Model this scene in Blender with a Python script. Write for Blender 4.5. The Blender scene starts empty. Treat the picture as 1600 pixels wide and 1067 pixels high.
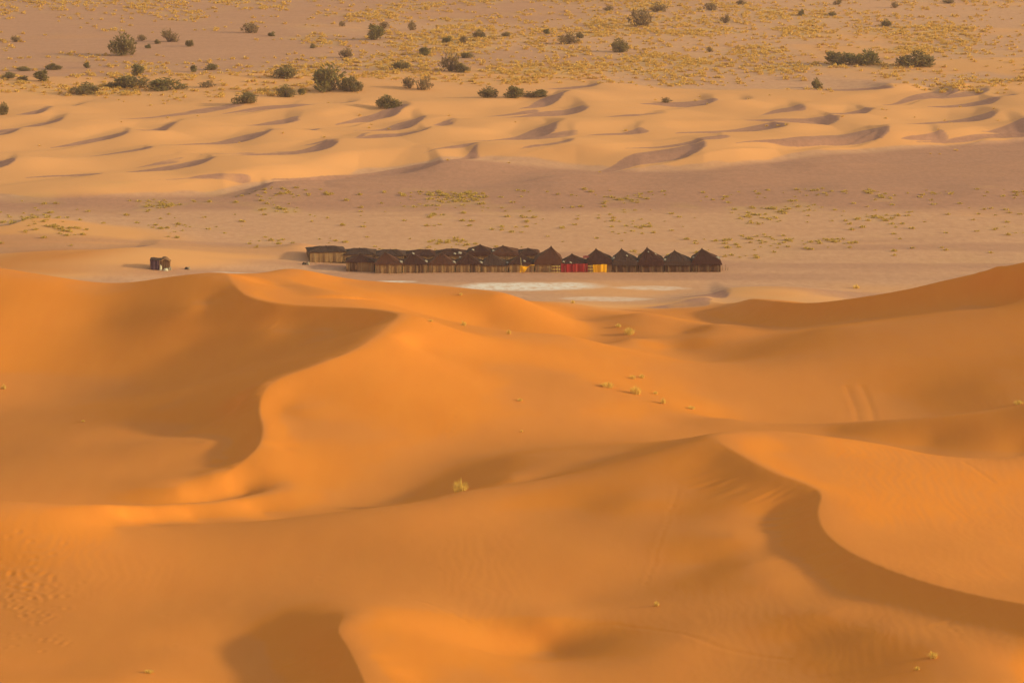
import bpy, bmesh, math, random
import numpy as np
from mathutils import Vector, Matrix

scene = bpy.context.scene
COL = scene.collection

# ------------------------------------------------------------------ camera, sky, sun, exposure
CAM_Z = 79.0
FPX = 6250.0                       # focal length in pixels of the 1600 px wide photograph
PITCH = math.atan((533.5 + 500.0) / FPX)
cam = bpy.data.cameras.new("camera")
cam.sensor_width = 36.0
cam.lens = 36.0 * FPX / 1600.0
cam.clip_start = 1.0
cam.clip_end = 20000.0
cam_ob = bpy.data.objects.new("camera", cam)
cam_ob.location = (0, 0, CAM_Z)
cam_ob.rotation_euler = (math.pi / 2 - PITCH, 0, 0)
COL.objects.link(cam_ob)
scene.camera = cam_ob

SUN_EL = math.radians(14.5)
SUN_AZ = math.radians(100.0)       # clockwise from +Y (the view direction)
world = bpy.data.worlds.new("World")
scene.world = world
world.use_nodes = True
wn = world.node_tree.nodes
sky = wn.new("ShaderNodeTexSky")
sky.sky_type = 'NISHITA'
sky.sun_disc = False
sky.sun_elevation = SUN_EL
sky.sun_rotation = SUN_AZ
sky.dust_density = 1.0
sky.air_density = 2.6
sky.ozone_density = 0.0
world.node_tree.links.new(sky.outputs[0], wn["Background"].inputs[0])
wn["Background"].inputs[1].default_value = 0.15

sun = bpy.data.lights.new("sun", 'SUN')
sun.energy = 3.1
sun.angle = math.radians(3.0)
sun.color = (1.0, 0.92, 0.40)
sun_ob = bpy.data.objects.new("sun", sun)
sd = Vector((math.sin(SUN_AZ) * math.cos(SUN_EL), math.cos(SUN_AZ) * math.cos(SUN_EL), math.sin(SUN_EL)))
sun_ob.rotation_euler = sd.to_track_quat('Z', 'Y').to_euler()
sun_ob.location = (100, 200, 200)
COL.objects.link(sun_ob)

scene.view_settings.view_transform = 'Standard'
scene.view_settings.look = 'None'
scene.view_settings.exposure = 0.43
scene.view_settings.gamma = 1.0
scene.render.engine = 'CYCLES'
scene.cycles.max_bounces = 5
scene.cycles.diffuse_bounces = 4
scene.cycles.use_denoising = True

rng = np.random.default_rng(7)
R = random.Random(11)

# ------------------------------------------------------------------ helpers: view rays, noise
SP, CP = math.sin(PITCH), math.cos(PITCH)


def ray_xy(u, v):
    """slopes of the sight line through photo pixel (u, v): x per metre and drop per metre of y"""
    a = (u - 800.0) / FPX
    b = (533.5 - v) / FPX
    dy = CP + b * SP
    return a / dy, (SP - b * CP) / dy


def pt(u, v, z):
    sx, sz = ray_xy(u, v)
    y = (CAM_Z - z) / sz
    return (sx * y, y, z)


def vnoise(x, y, seed=0):
    """smooth value noise, about -1..1"""
    r = np.random.default_rng(seed)
    t = r.random((64, 64)) * 2 - 1
    xi = np.floor(x).astype(int)
    yi = np.floor(y).astype(int)
    fx = x - xi
    fy = y - yi
    fx = fx * fx * fx * (fx * (fx * 6 - 15) + 10)
    fy = fy * fy * fy * (fy * (fy * 6 - 15) + 10)
    a = t[yi % 64, xi % 64]
    b = t[yi % 64, (xi + 1) % 64]
    c = t[(yi + 1) % 64, xi % 64]
    d = t[(yi + 1) % 64, (xi + 1) % 64]
    return (a * (1 - fx) + b * fx) * (1 - fy) + (c * (1 - fx) + d * fx) * fy


def fbm(x, y, seed=0, octaves=3):
    s = 0
    amp = 1.0
    for o in range(octaves):
        s = s + amp * vnoise(x * 2 ** o + 17.3 * o, y * 2 ** o + 5.1 * o, seed + o)
        amp *= 0.5
    return s / 1.75


def sstep(a, b, x):
    t = np.clip((x - a) / (b - a), 0, 1)
    return t * t * (3 - 2 * t)


# ------------------------------------------------------------------ dune terrain: control points read as (photo u, photo v, height)
SHARED = [
    # far ridge of the left dune and its face
    (-160, 425, 9.5), (0, 423, 9.5), (80, 434, 8.8), (180, 446, 8.0), (240, 437, 8.6), (300, 429, 9.6),
    (0, 500, 6.2), (0, 580, 2.6), (150, 500, 5.9), (150, 560, 3.4), (150, 460, 7.7), (300, 480, 8.0),
    (-150, 520, 5.5), (-150, 640, 2.5), (-150, 720, 2.6), (-150, 786, 7.5),
    # bowl floor, far from the crest
    (0, 658, 2.8), (150, 632, 3.3), (100, 690, 4.1), (150, 660, 4.2), (200, 720, 4.7), (60, 740, 4.4), (0, 755, 4.4),
    (100, 772, 4.4), (280, 768, 4.6),
    # ridge across the left foreground
    
    
    
    # hollow between, its floor falling to the left
    (245, 811, 4.9), (205, 811, 5.4), (300, 806, 4.3), (400, 796, 3.6), (500, 788, 3.5), (500, 762, 4.0), (600, 762, 3.7), (600, 722, 4.7), (560, 745, 4.2), (640, 772, 3.6), (700, 752, 4.4), (700, 722, 4.6), (760, 1062, 5.3),
    (800, 747, 6.5), (800, 715, 6.1), (900, 735, 7.4), (900, 715, 7.0), (1000, 705, 7.8), (750, 750, 5.6),
    (700, 692, 4.9), (850, 694, 4.9), (950, 686, 4.6),
    (600, 690, 5.5),
    # spine of the middle dune to the right
    (700, 560, 7.6), (800, 600, 6.05), (900, 640, 5.1), (1000, 640, 4.3), (1050, 630, 4.2), (900, 590, 5.7),
    (780, 555, 6.9), (1150, 655, 3.4), (700, 650, 5.95), (800, 650, 5.3), (1050, 660, 3.7), (670, 505, 8.4),
    # dunes behind the spine
    (590, 462, 6.5), (530, 440, 6.6), (440, 424, 7.0), (640, 447, 4.5), (700, 451, 5.6), (780, 462, 5.4), (850, 488, 3.6), (760, 500, 3.2),
    (760, 512, 5.8), (890, 525, 5.2), (1000, 560, 4.2), (1130, 590, 3.2), (950, 540, 1.2), (1050, 545, 1.5),
    (1100, 565, 1.8), (900, 500, 1.5), (930, 512, 1.7), (870, 478, 1.8), (1000, 489, 2.4), (1110, 508, 2.6), (930, 472, 0.2), (1040, 476, 0.2), (1110, 484, 0.4), (1000, 465, 0.0), (800, 455, 0.3), (1195, 523, 2.6),
    (1000, 510, 2.0), (1080, 519, 1.8), (980, 529, 2.3), (1100, 528, 2.4),
    (1100, 610, 2.9), (1000, 600, 4.0),
    # right hand dunes
    (1300, 513, 4.6), (1400, 500, 5.4), (1500, 485, 6.4), (1600, 467, 7.6), (1720, 445, 9.7),
    (1200, 545, 3.0), (1300, 560, 4.0), (1400, 560, 4.4), (1500, 560, 4.9), (1600, 540, 6.0), (1600, 590, 4.8), (1250, 610, 2.6), (1400, 620, 2.4),
    (1550, 600, 4.2), (1150, 640, 2.6), (1300, 650, 2.0), (1450, 645, 2.2), (1590, 625, 4.0), (1750, 600, 5.8), (1850, 560, 8.0),
    
    (1300, 675, 3.8), (1450, 692, 4.0), (1550, 702, 4.3), (1650, 700, 4.6),
    # front slopes
    (100, 810, 7.0), (100, 870, 5.8), (300, 870, 5.1), (500, 870, 5.2), (700, 870, 5.6), (900, 870, 5.7), (100, 950, 4.6),
    (300, 930, 4.5), (700, 930, 5.0), (900, 940, 4.6), (850, 975, 4.5), (850, 1010, 3.2), (950, 1010, 4.2), (1040, 1012, 5.0), (750, 1010, 4.2),
    (100, 1040, 5.0), (850, 1060, 4.6), (1000, 1000, 4.7), (1100, 1040, 4.7), (1250, 1000, 5.6), (1300, 1060, 5.3), (1380, 1030, 6.3),
    (1600, 1060, 6.8), (-150, 900, 5.0), (-150, 1030, 5.5), (200, 1060, 5.4), (1720, 1040, 6.0), (960, 965, 4.8),
    (1000, 780, 7.4), (900, 790, 6.6), (1000, 850, 6.1), (800, 800, 6.3), (1100, 880, 5.8), (1000, 920, 5.0),
    (1180, 935, 6.0),
]
WIND = [   # only on the lit, windward side of the sharp crests
    (480, 445, 8.2), (560, 462, 8.0), (600, 600, 8.0), (550, 640, 6.9), (500, 680, 6.1), (470, 640, 7.15), (650, 540, 8.7), (440, 700, 6.0), (400, 735, 5.2),
    (420, 445, 8.6),
    (1150, 673, 9.7), 
    (1200, 705, 9.4), (1300, 740, 8.6), (1450, 760, 7.3), (1590, 775, 6.1), (1400, 820, 7.5), (1500, 860, 7.2), (1600, 900, 7.0),
    (1720, 850, 5.8), (1720, 740, 6.0),
    (600, 980, 6.5), (700, 1010, 5.5), (650, 1060, 6.1), (600, 1030, 6.6), (620, 940, 5.6),
    
]
LEE = [    # only on the shaded side
    (560, 503, 8.6), (500, 516, 7.6), (420, 555, 6.1), (420, 520, 7.0), (300, 598, 4.3), (300, 540, 5.0), (520, 545, 9.1),
    (420, 572, 7.7), (400, 600, 7.7), (300, 620, 6.0), (250, 640, 5.3), (250, 690, 5.2), (365, 640, 6.3), (330, 690, 5.6), (355, 716, 5.3), (300, 740, 5.0),
    (1080, 730, 8.8), (1100, 760, 8.1), (1050, 800, 7.0), (1150, 800, 7.5), (1180, 770, 8.4), (1560, 445, 7.6), (1150, 837, 7.0), (1200, 909, 6.5),
    (1290, 957, 6.7), (1375, 987, 6.9), (1470, 1009, 7.2), (1180, 880, 6.6),
    (440, 1000, 4.8), (350, 1000, 4.4), (300, 1020, 4.7), (420, 968, 5.1), (480, 961, 5.9), (400, 1060, 4.6), (470, 1016, 5.3), (486, 1048, 5.3), (508, 1097, 5.3), (300, 980, 4.7), (500, 920, 5.0),
    (1200, 515, 1.3), (1300, 505, 3.0), (1400, 495, 4.4), (1500, 480, 5.9), (1600, 462, 7.4), (1720, 440, 9.8),
]
CREST_S = [(355, 428, 10.0), (378, 458, 9.5), (420, 472, 9.3), (480, 478, 9.3), (560, 482, 9.6), (610, 488, 10.1), (622, 494, 10.4),
           (605, 510, 10.2), (560, 543, 9.9), (500, 568, 9.5), (440, 590, 8.9), (413, 612, 8.3), (405, 640, 7.4), (410, 670, 6.85),
           (404, 695, 6.45), (380, 720, 5.8), (345, 747, 5.0)]
CREST_C = [(1110, 682, 10.2), (1160, 712, 9.8), (1210, 738, 9.5), (1265, 758, 9.2), (1282, 773, 8.9), (1277, 800, 8.4),
           (1290, 832, 8.0), (1335, 866, 7.9), (1420, 901, 8.1), (1500, 923, 8.4), (1600, 944, 8.8), (1720, 960, 9.3)]
CREST_D = [(537, 962, 6.8), (528, 985, 6.9), (545, 1015, 6.9), (567, 1062, 6.9), (590, 1110, 6.8)]
CREST_R = [(1172, 467, 2.1), (1270, 473, 3.3), (1400, 455, 5.95), (1500, 433, 8.3), (1600, 410, 10.7), (1720, 385, 13.5)]
CREST_B = [(490, 738, 4.7), (400, 772, 4.3), (320, 784, 4.8), (230, 790, 5.6), (140, 788, 7.0), (0, 783, 7.5), (-160, 786, 7.6)]
CREST_L = [(1110, 682, 10.2), (1000, 712, 8.8), (880, 742, 7.5), (800, 756, 7.0), (720, 768, 6.7), (640, 785, 6.3), (500, 803, 5.8), (400, 815, 5.5),
           (270, 826, 5.4), (180, 824, 5.8)]
CREST_T = [(1720, 610, 9.0), (1600, 632, 7.0), (1500, 647, 6.0), (1400, 655, 5.0), (1300, 661, 4.0), (1200, 661, 3.3), (1130, 655, 3.1)]
CREST_K = [(1720, 700, 7.2), (1610, 711, 6.9), (1530, 716, 6.7), (1450, 709, 7.2), (1350, 690, 8.0), (1250, 677, 8.8)]


def offgrid():
    pts = []
    for x in range(-130, 131, 26):
        for y in (508, 528, 552):
            pts.append((x, y, 0.0))
        pts.append((x, 262, 6.0))
        pts.append((x, 245, 6.5))
    for y in range(280, 500, 30):
        pts.append((-105, y, 5.0 + 2 * math.sin(y * .1)))
        pts.append((-78, y, 4.5 + 2.5 * math.cos(y * .09)))
    for y in (280, 310, 340):
        pts.append((100, y, 6.0))
    for y in (370, 400):
        pts.append((100, y, 6.0))
    for y in (430, 460):
        pts.append((95, y, 9.5))
    pts += [(75, 495, 6), (-34, 492, 2.0), (-55, 492, 2.0), (-16, 500, 1.0), (5, 503, 1.2), (25, 508, 0.6), (45, 500, 1.0), (60, 480, 7.0)]
    return pts


class TPS:
    def __init__(self, pts, lam=0.02):
        p = np.array(pts, float)
        keep = []
        for i in range(len(p)):
            if all(np.hypot(*(p[i, :2] - p[j, :2])) > 0.35 for j in keep):
                keep.append(i)
        p = p[keep]
        self.c = p[:, :2] / 50.0
        n = len(p)
        A = np.zeros((n + 3, n + 3))
        A[:n, :n] = self.k(self.c, self.c) + lam * 1e-3 * np.eye(n)
        A[:n, n] = 1
        A[:n, n + 1:] = self.c
        A[n:, :n] = A[:n, n:].T
        b = np.zeros(n + 3)
        b[:n] = p[:, 2]
        self.w = np.linalg.solve(A, b)

    @staticmethod
    def k(a, b):
        d2 = ((a[:, None, :] - b[None, :, :]) ** 2).sum(-1)
        return 0.5 * d2 * np.log(d2 + 1e-12)

    def __call__(self, x, y):
        shp = np.shape(x)
        q = np.stack([np.ravel(x), np.ravel(y)], 1) / 50.0
        n = len(self.c)
        out = np.empty(len(q))
        for s in range(0, len(q), 20000):
            e = q[s:s + 20000]
            out[s:s + 20000] = self.k(e, self.c) @ self.w[:n] + self.w[n] + e @ self.w[n + 1:]
        return out.reshape(shp)


def densify(crest, n=3):
    """crest polyline in 3D, smoothed with Catmull-Rom"""
    P = np.array([pt(*c) for c in crest])
    out = []
    for i in range(len(P) - 1):
        p0, p1, p2, p3 = P[max(i - 1, 0)], P[i], P[i + 1], P[min(i + 2, len(P) - 1)]
        for k in range(n):
            t = k / n
            out.append(0.5 * (2 * p1 + (p2 - p0) * t + (2 * p0 - 5 * p1 + 4 * p2 - p3) * t * t + (3 * p1 - p0 - 3 * p2 + p3) * t ** 3))
    out.append(P[-1])
    return np.array(out)


def lee_points(C, slope, d, side=1):
    """points at distance d on the shaded side (to the right when walking from far to near, times side)"""
    T = np.gradient(C[:, :2], axis=0)
    T /= np.linalg.norm(T, axis=1)[:, None]
    N = np.stack([T[:, 1], -T[:, 0]], 1) * side
    o = C.copy()
    o[:, :2] += N * d
    o[:, 2] -= np.asarray(slope) * d
    return o


#          crest, lee slope along it, distance of the lee row, fade at (start, end)
CRESTS = [(CREST_S, ([0, .06, .12, .3, .37, .43, .64, .71, .77, .9, 1], [.3, .45, .6, .6, .4, .17, .2, .45, .5, .45, .2]), 2.2, (1, 1)),
          (CREST_C, ([0, .25, .36, .6, 1], [.28, .32, .46, .42, .42]), 2.0, (1, 0)),
          (CREST_D, ([0, 1], [.5, .55]), 1.5, (1, 0)),
          (CREST_R, ([0, 1], [.55, .7]), 2.5, (0, 0)),
          (CREST_B, ([0, .3, 1], [.1, .3, .35]), 3.0, (1, 0)),
          (CREST_L, ([0, .2, .4, .7, .88, 1], [.3, .22, .3, .3, .08, 0]), 3.0, (1, 1)),
          (CREST_T, ([0, 1], [.3, .2]), 3.0, (0, 1)),
          (CREST_K, ([0, 1], [.3, .2]), 3.0, (0, 1))]
crest_pts = []
soft_rows = []
wind_rows = []
lee = [pt(*p) for p in LEE]
for (cr, (ta, sa), dist, fade) in CRESTS:
    c = densify(cr, 5)
    crest_pts += [tuple(p) for p in c]
    sl = np.interp(np.linspace(0, 1, len(c)), ta, sa)
    row = lee_points(c, sl, dist)
    ws = {0: ([0, .1, .35, .45, .8, 1], [.1, .12, .12, .2, .2, .12]), 1: ([0, .3, .45, 1], [.12, .16, .07, .05]), 2: ([0, 1], [.08, .08]), 3: ([0, 1], [.25, .25])}
    kk = len(wind_rows)
    if kk in ws:
        wr = lee_points(c, np.interp(np.linspace(0, 1, len(c)), *ws[kk]), 2.0, -1)
        wn_ = np.array([np.hypot(c[:, 0] - p[0], c[:, 1] - p[1]).min() for p in wr])
        wind_rows.append([tuple(p) for p, nn in list(zip(wr, wn_))[4:-4] if nn > 1.8])
    near = np.array([np.hypot(c[:, 0] - p[0], c[:, 1] - p[1]).min() for p in row])
    a0, a1 = (4 if fade[0] else 0), (len(row) - (6 if fade[1] else 0))
    if cr in (CREST_B, CREST_L, CREST_T, CREST_K):
        soft_rows += [tuple(p) for p, nn in list(zip(row, near))[a0:a1] if nn > 0.9 * dist]
    else:
        lee += [tuple(p) for p, nn in list(zip(row, near))[a0:a1] if nn > 0.9 * dist]
shared = [pt(*p) for p in SHARED] + offgrid() + crest_pts + soft_rows
GX = np.arange(-142, 142.1, 1.0)
GY = np.arange(220, 526.1, 1.0)


class Grid:
    """the spline sampled on a 1 m grid, read back with bicubic interpolation"""
    def __init__(self, pts):
        yy, xx = np.meshgrid(GY, GX, indexing='ij')
        self.g = TPS(pts)(xx, yy)

    def __call__(self, x, y):
        fx = np.clip(x - GX[0], 1, len(GX) - 3.001)
        fy = np.clip(y - GY[0], 1, len(GY) - 3.001)
        ix = fx.astype(int)
        iy = fy.astype(int)
        fx = fx - ix
        fy = fy - iy

        def wts(t):
            return (-.5 * t + t * t - .5 * t ** 3, 1 - 2.5 * t * t + 1.5 * t ** 3, .5 * t + 2 * t * t - 1.5 * t ** 3, -.5 * t * t + .5 * t ** 3)
        wx, wy = wts(fx), wts(fy)
        out = 0
        for b in range(4):
            r = 0
            for a in range(4):
                r = r + wx[a] * self.g[iy + b - 1, ix + a - 1]
            out = out + wy[b] * r
        return out


wind = [pt(*p) for p in WIND]
_sharp = np.concatenate([densify(c[0], 8)[:, :2] for c in CRESTS[:4]])


def split_far(pts, d):
    """points far from every sharp crest belong to both sides"""
    near, far = [], []
    for p in pts:
        (far if np.hypot(_sharp[:, 0] - p[0], _sharp[:, 1] - p[1]).min() > d else near).append(p)
    return near, far


wind, w_far = split_far(wind, 5.0)
lee, l_far = split_far(lee, 4.5)
shared = shared + w_far + l_far
W_S = Grid(shared + wind + [p for r_ in wind_rows for p in r_])
F_S = Grid(shared + lee)


def crest_signed(x, y):
    """distance to the nearest sharp crest; side > 0 on the windward side; run = 0 past a crest's ends"""
    q = np.stack([np.ravel(x), np.ravel(y)], 1)
    D = np.full(len(q), 1e9)
    S = np.zeros(len(q))
    RUN = np.zeros(len(q))
    for k, c in enumerate(CRESTS_FINE):
        A, B = c[:-1, :2], c[1:, :2]
        lo, hi = c[:, :2].min(0) - 30, c[:, :2].max(0) + 30
        sel = np.nonzero((q > lo).all(1) & (q < hi).all(1))[0]
        AB = B - A
        L2 = (AB ** 2).sum(1)
        for s in range(0, len(sel), 20000):
            ii = sel[s:s + 20000]
            e = q[ii]
            w = e[:, None, :] - A[None]
            t = np.clip((w * AB[None]).sum(-1) / L2[None], 0, 1)
            r = w - t[..., None] * AB[None]
            d = np.sqrt((r ** 2).sum(-1))
            j = d.argmin(1)
            n = np.arange(len(ii))
            cr = AB[j, 0] * w[n, j, 1] - AB[j, 1] * w[n, j, 0]      # > 0: left of the walking direction
            dm = d[n, j]
            par = (j + t[n, j]) / len(A)
            f0, f1 = CRESTS[k][3]
            ends = np.clip(np.minimum(par if f0 else 1, (1 - par) if f1 else 1) * 14, 0, 1)
            better = dm < D[ii]
            arc = np.concatenate([[0], np.cumsum(np.sqrt(L2))])
            RUN[ii] = np.where(better, arc[j] + t[n, j] * np.sqrt(L2[j]) + 300 * k, RUN[ii])
            D[ii] = np.where(better, dm, D[ii])
            S[ii] = np.where(better, np.sign(cr) * ends, S[ii])
    crest_signed.run = RUN.reshape(np.shape(x))
    return D.reshape(np.shape(x)), S.reshape(np.shape(x))


CRESTS_FINE = [densify(c[0], 8) for c in CRESTS[:4]]


def z_fore(x, y):
    a = W_S(x, y)
    b = F_S(x, y)
    d, s = crest_signed(x, y)
    m = sstep(12, 6, d)
    m = m + (sstep(24, 14, d) - m) * np.maximum(s, 0)
    bias = 0.6 * np.minimum(d, 8)
    a2 = a + bias * np.maximum(-s, 0)
    b2 = b + bias * np.maximum(s, 0)
    run = crest_signed.run
    slip = np.maximum(-s, 0) * sstep(.1, .8, d) * sstep(6.5, 2.0, d + 1.5 * vnoise(run / 1.3, run * 0, 66))
    slip = slip * sstep(.0, .5, fbm(run / 9, d / 12, 67, 2) + .25)
    streak = slip * (0.08 * vnoise(run / .42, d / 7, 68) + 0.05 * vnoise(run / .9, d / 9, 69))
    return m * np.minimum(a2, b2) + (1 - m) * b + streak


# ------------------------------------------------------------------ the plain and the small crescent dunes beyond
POCKETS = [  # photo position of the closed right hand end, left hand end, height of the pocket in px, depth in m
    (213, 211, 100, 222, 10, 1.6), (248, 232, 90, 243, 6, 1.2), (343, 250, 90, 268, 11, 1.6), (430, 208, 285, 222, 10, 1.6),
    (530, 225, 390, 238, 11, 1.7), (675, 209, 500, 220, 9, 1.6), (693, 243, 470, 262, 13, 2.0), (428, 276, 300, 290, 17, 1.7),
    (30, 252, -60, 260, 12, 1.6), (1108, 228, 930, 248, 22, 2.0), (1385, 204, 1190, 222, 11, 1.8), (880, 200, 780, 216, 20, 1.8),
    (1395, 132, 1255, 124, 16, 1.8), (1498, 132, 1400, 152, 12, 1.8), (1552, 138, 1470, 147, 8, 1.5), (1570, 156, 1470, 160, 10, 1.6),
    (1368, 170, 1305, 176, 10, 1.5), (1318, 184, 1190, 184, 12, 1.7), (1560, 179, 1440, 188, 10, 1.7), (1232, 192, 1090, 206, 20, 1.8),
    (1125, 155, 1020, 158, 18, 1.7), (1398, 206, 1280, 216, 10, 1.5), (1610, 195, 1550, 199, 8, 1.4), (888, 148, 820, 163, 16, 1.8),
    (925, 168, 790, 178, 10, 1.6), (636, 171, 540, 186, 16, 1.8), (668, 187, 575, 200, 11, 1.5), (942, 127, 870, 128, 9, 1.4),
    (100, 192, -40, 208, 20, 1.8), (280, 197, 225, 204, 11, 1.4), (82, 173, 30, 178, 8, 1.3), (470, 185, 395, 190, 7, 1.2),
    (45, 352, -70, 362, 14, 1.5), (240, 392, 165, 402, 9, .8), (1140, 460, 1060, 464, 12, 1.0), (1120, 473, 1010, 476, 9, .8),
    (1020, 205, 930, 214, 7, 1.0), (720, 192, 690, 196, 8, 1.0), (580, 208, 560, 212, 6, .8), (1260, 165, 1200, 172, 8, 1.2),
    (1480, 205, 1420, 212, 7, 1.0), (170, 268, 110, 273, 5, .8), (760, 232, 700, 240, 6, 1.0), (1590, 150, 1560, 152, 6, 1.0),
]
_pr = random.Random(23)
for _k in range(30):
    _u, _v = _pr.uniform(-60, 1660), _pr.uniform(150, 288)
    _l = _pr.uniform(60, 190)
    POCKETS.append((_u, _v, _u - _l, _v + _l * _pr.uniform(.04, .13), _pr.uniform(3.5, 7.5), _pr.uniform(.7, 1.2)))
PK = []
for (ur, vr, ul, vl, hp, dp) in POCKETS:
    base = 1.8 if vr < 300 else 0.6
    hp = min(1.25 * hp, 15)
    ul, vl = ur - 1.15 * (ur - ul), vr + 1.15 * (vl - vr)
    xr, yr, _ = pt(ur, vr, base)
    xl, yl, _ = pt(ul, vl, base)
    w = 0.5 * hp * (yr * yr) / (CAM_Z * FPX)
    PK.append((xr, yr, xl, yl, w, dp))


def field_edge(x):
    """near limit (y) of the belt of small dunes, as a function of x/y direction"""
    u = np.array([-400, 0, 200, 350, 450, 560, 720, 900, 1000, 1100, 1250, 1450, 1600, 1900])
    v = np.array([315, 312, 306, 300, 285, 268, 258, 262, 270, 268, 250, 233, 222, 210])
    return u, v


_eu, _ev = field_edge(None)
_es = np.array([ray_xy(a, b)[0] for a, b in zip(_eu, _ev)])
_ey = np.array([CAM_Z / ray_xy(a, b)[1] for a, b in zip(_eu, _ev)])


def belt(x, y):
    """1 in the belt of small sand dunes, 0 on the flat"""
    e = np.interp(x / np.maximum(y, 1), _es, _ey) + 4 * vnoise(x / 14, y / 14, 31)
    far = 770 + 40 * vnoise(x / 45, y / 60, 32) + 0.25 * np.maximum(x, 0)
    return sstep(e - 1, e + 14, y) * sstep(far + 45, far - 25, y)


def z_plain(x, y, want_cut=False):
    b = belt(x, y)
    z = 0.25 * vnoise(x / 60, y / 60, 3) + 0.05 * vnoise(x / 9, y / 12, 4)
    # long windward swells of the small dunes
    s = 1.7 + 0.55 * vnoise(x / 26 + 0.4 * vnoise(x / 40, y / 40, 6), y / 22, 5) + 0.15 * vnoise(x / 8, y / 14, 8)
    z = z + b * s
    # low sand sheets on the plain in front
    for (u, v, rx, ry, h) in ((60, 372, 22, 14, 1.5), (130, 415, 16, 12, 1.8), (300, 405, 14, 10, .8), (470, 392, 3, 5, .7), (1230, 462, 9, 7, 1.2), (1180, 474, 12, 6, 1.2), (455, 398, 9, 8, .8)):
        cx, cy, _ = pt(u, v, 0.5)
        z = z + h * np.exp(-((x - cx) / rx) ** 2 - ((y - cy) / ry) ** 2)
    cut = np.zeros_like(z)
    wx = x + 0.8 * vnoise(x / 6, y / 9, 21)
    wy = y + 1.6 * vnoise(x / 7, y / 10, 22)
    for (xr, yr, xl, yl, w, dp) in PK:
        if yr > 560 and belt(np.array([xr]), np.array([yr]))[0] < .3 and dp < 1.25:
            continue
        L = xr - xl
        sel = (x > xl - 1.6 * L) & (x < xr + 3) & (np.abs(y - 0.5 * (yr + yl)) < 2 * w + 2.5 * abs(yr - yl) + 22)
        if not sel.any():
            continue
        s = (xr - wx[sel]) / L
        yc = yr + (yl - yr) * np.clip(s, 0, 2.4)
        sc = np.clip(s, 0, 1)
        s2 = np.clip(s, 0, 2.4)
        ww = w * np.sqrt(np.clip(sc / 0.22, 0, 1)) + 0.05
        wn = w * (np.sqrt(np.clip(sc / 0.15, 0, 1)) * (1 - 0.9 * sc)) + 0.05
        dyc = wy[sel] - yc
        if want_cut:
            d = np.clip((1.15 - np.abs(dyc / wn)) * wn / .8, 0, 1) * np.clip(s * L / 1.2, 0, 1) * (s < 1.05) * min(1.0, dp / 1.2)
        else:
            prof = np.where(dyc < 0, np.clip((1.1 * ww + dyc) / (3.2 + 2 * s2), 0, 1), np.clip((1.1 * ww + 14 - dyc) / 14, 0, 1))
            prof = np.where(dyc < 0, prof * (2 - prof), prof * prof * (3 - 2 * prof))
            d = 0.42 * dp * prof * np.clip(s * L / 2.6, 0, 1) * (1 - sstep(0.2, 2.3, s2))
        cut[sel] = np.maximum(cut[sel], d)
    # sand piles up a little around the closed end of each pocket
    lift = np.zeros_like(z)
    for (xr, yr, xl, yl, w, dp) in PK:
        sel = (np.abs(x - xr) < 30) & (np.abs(y - yr) < 50)
        if not sel.any():
            continue
        dx = x[sel] - xr
        g = np.exp(-(np.where(dx > 0, dx / 9.0, dx / 6.0)) ** 2 - ((y[sel] - yr) / (1.3 * w + 4)) ** 2)
        lift[sel] = np.maximum(lift[sel], 0.5 * dp * g)
    if want_cut:
        return cut
    return z + lift - cut


def z_near(x, y):
    return 77.0 - 0.284 * y + 0.6 * vnoise(x / 20, y / 30, 9) - 0.0006 * x * x * sstep(250, 40, y)


def height(x, y):
    x = np.asarray(x, float)
    y = np.asarray(y, float)
    z = np.zeros_like(x)
    m = y > 478
    if m.any():
        z[m] = z_plain(x[m], y[m])
    m2 = (y < 520) & (y > 225) & (np.abs(x) < 135)
    if m2.any():
        xx, yy = x[m2], y[m2]
        w = sstep(518, 496, yy)
        f = z_fore(xx, yy)
        z[m2] = np.where(w > 0.999, f, w * np.maximum(f, -0.3) + (1 - w) * z[m2])
        n = sstep(268, 248, yy)
        z[m2] = (1 - n) * z[m2] + n * z_near(xx, yy)
        e = sstep(95, 130, np.abs(xx)) * sstep(520, 480, yy) * sstep(230, 270, yy)
        z[m2] = (1 - e) * z[m2] + e * 6.0
    m3 = y <= 248
    if m3.any():
        z[m3] = z_near(x[m3], y[m3])
    m4 = (np.abs(x) >= 135) & (y < 520) & (y > 248)
    z[m4] = 6.0 * sstep(520, 480, y[m4])
    return z


def H(x, y):
    return float(height(np.array([x]), np.array([y]))[0])


def ground(u, v, z0=0.0):
    """ground point seen at photo pixel (u, v): march along the sight line"""
    sx, sz = ray_xy(u, v)
    ys = np.arange(262.0, 1400.0, 0.5)
    zs = height(sx * ys, ys)
    hit = np.nonzero(zs >= CAM_Z - sz * ys)[0]
    i = hit[0] if len(hit) else len(ys) - 1
    return sx * ys[i], ys[i], float(zs[i])


# ------------------------------------------------------------------ materials
def new_mat(name):
    m = bpy.data.materials.new(name)
    m.use_nodes = True
    nt = m.node_tree
    b = nt.nodes["Principled BSDF"]
    b.inputs["Roughness"].default_value = 0.9
    b.inputs["Specular IOR Level"].default_value = 0.15
    return m, nt, b


def mixc(nt, fac, a, b, blend='MIX'):
    n = nt.nodes.new("ShaderNodeMix")
    n.data_type = 'RGBA'
    n.blend_type = blend
    for s, val in ((n.inputs[0], fac), (n.inputs[6], a), (n.inputs[7], b)):
        if isinstance(val, (int, float)):
            s.default_value = val
        elif isinstance(val, tuple):
            s.default_value = (*val, 1)
        else:
            nt.links.new(val, s)
    return n.outputs[2]


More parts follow.
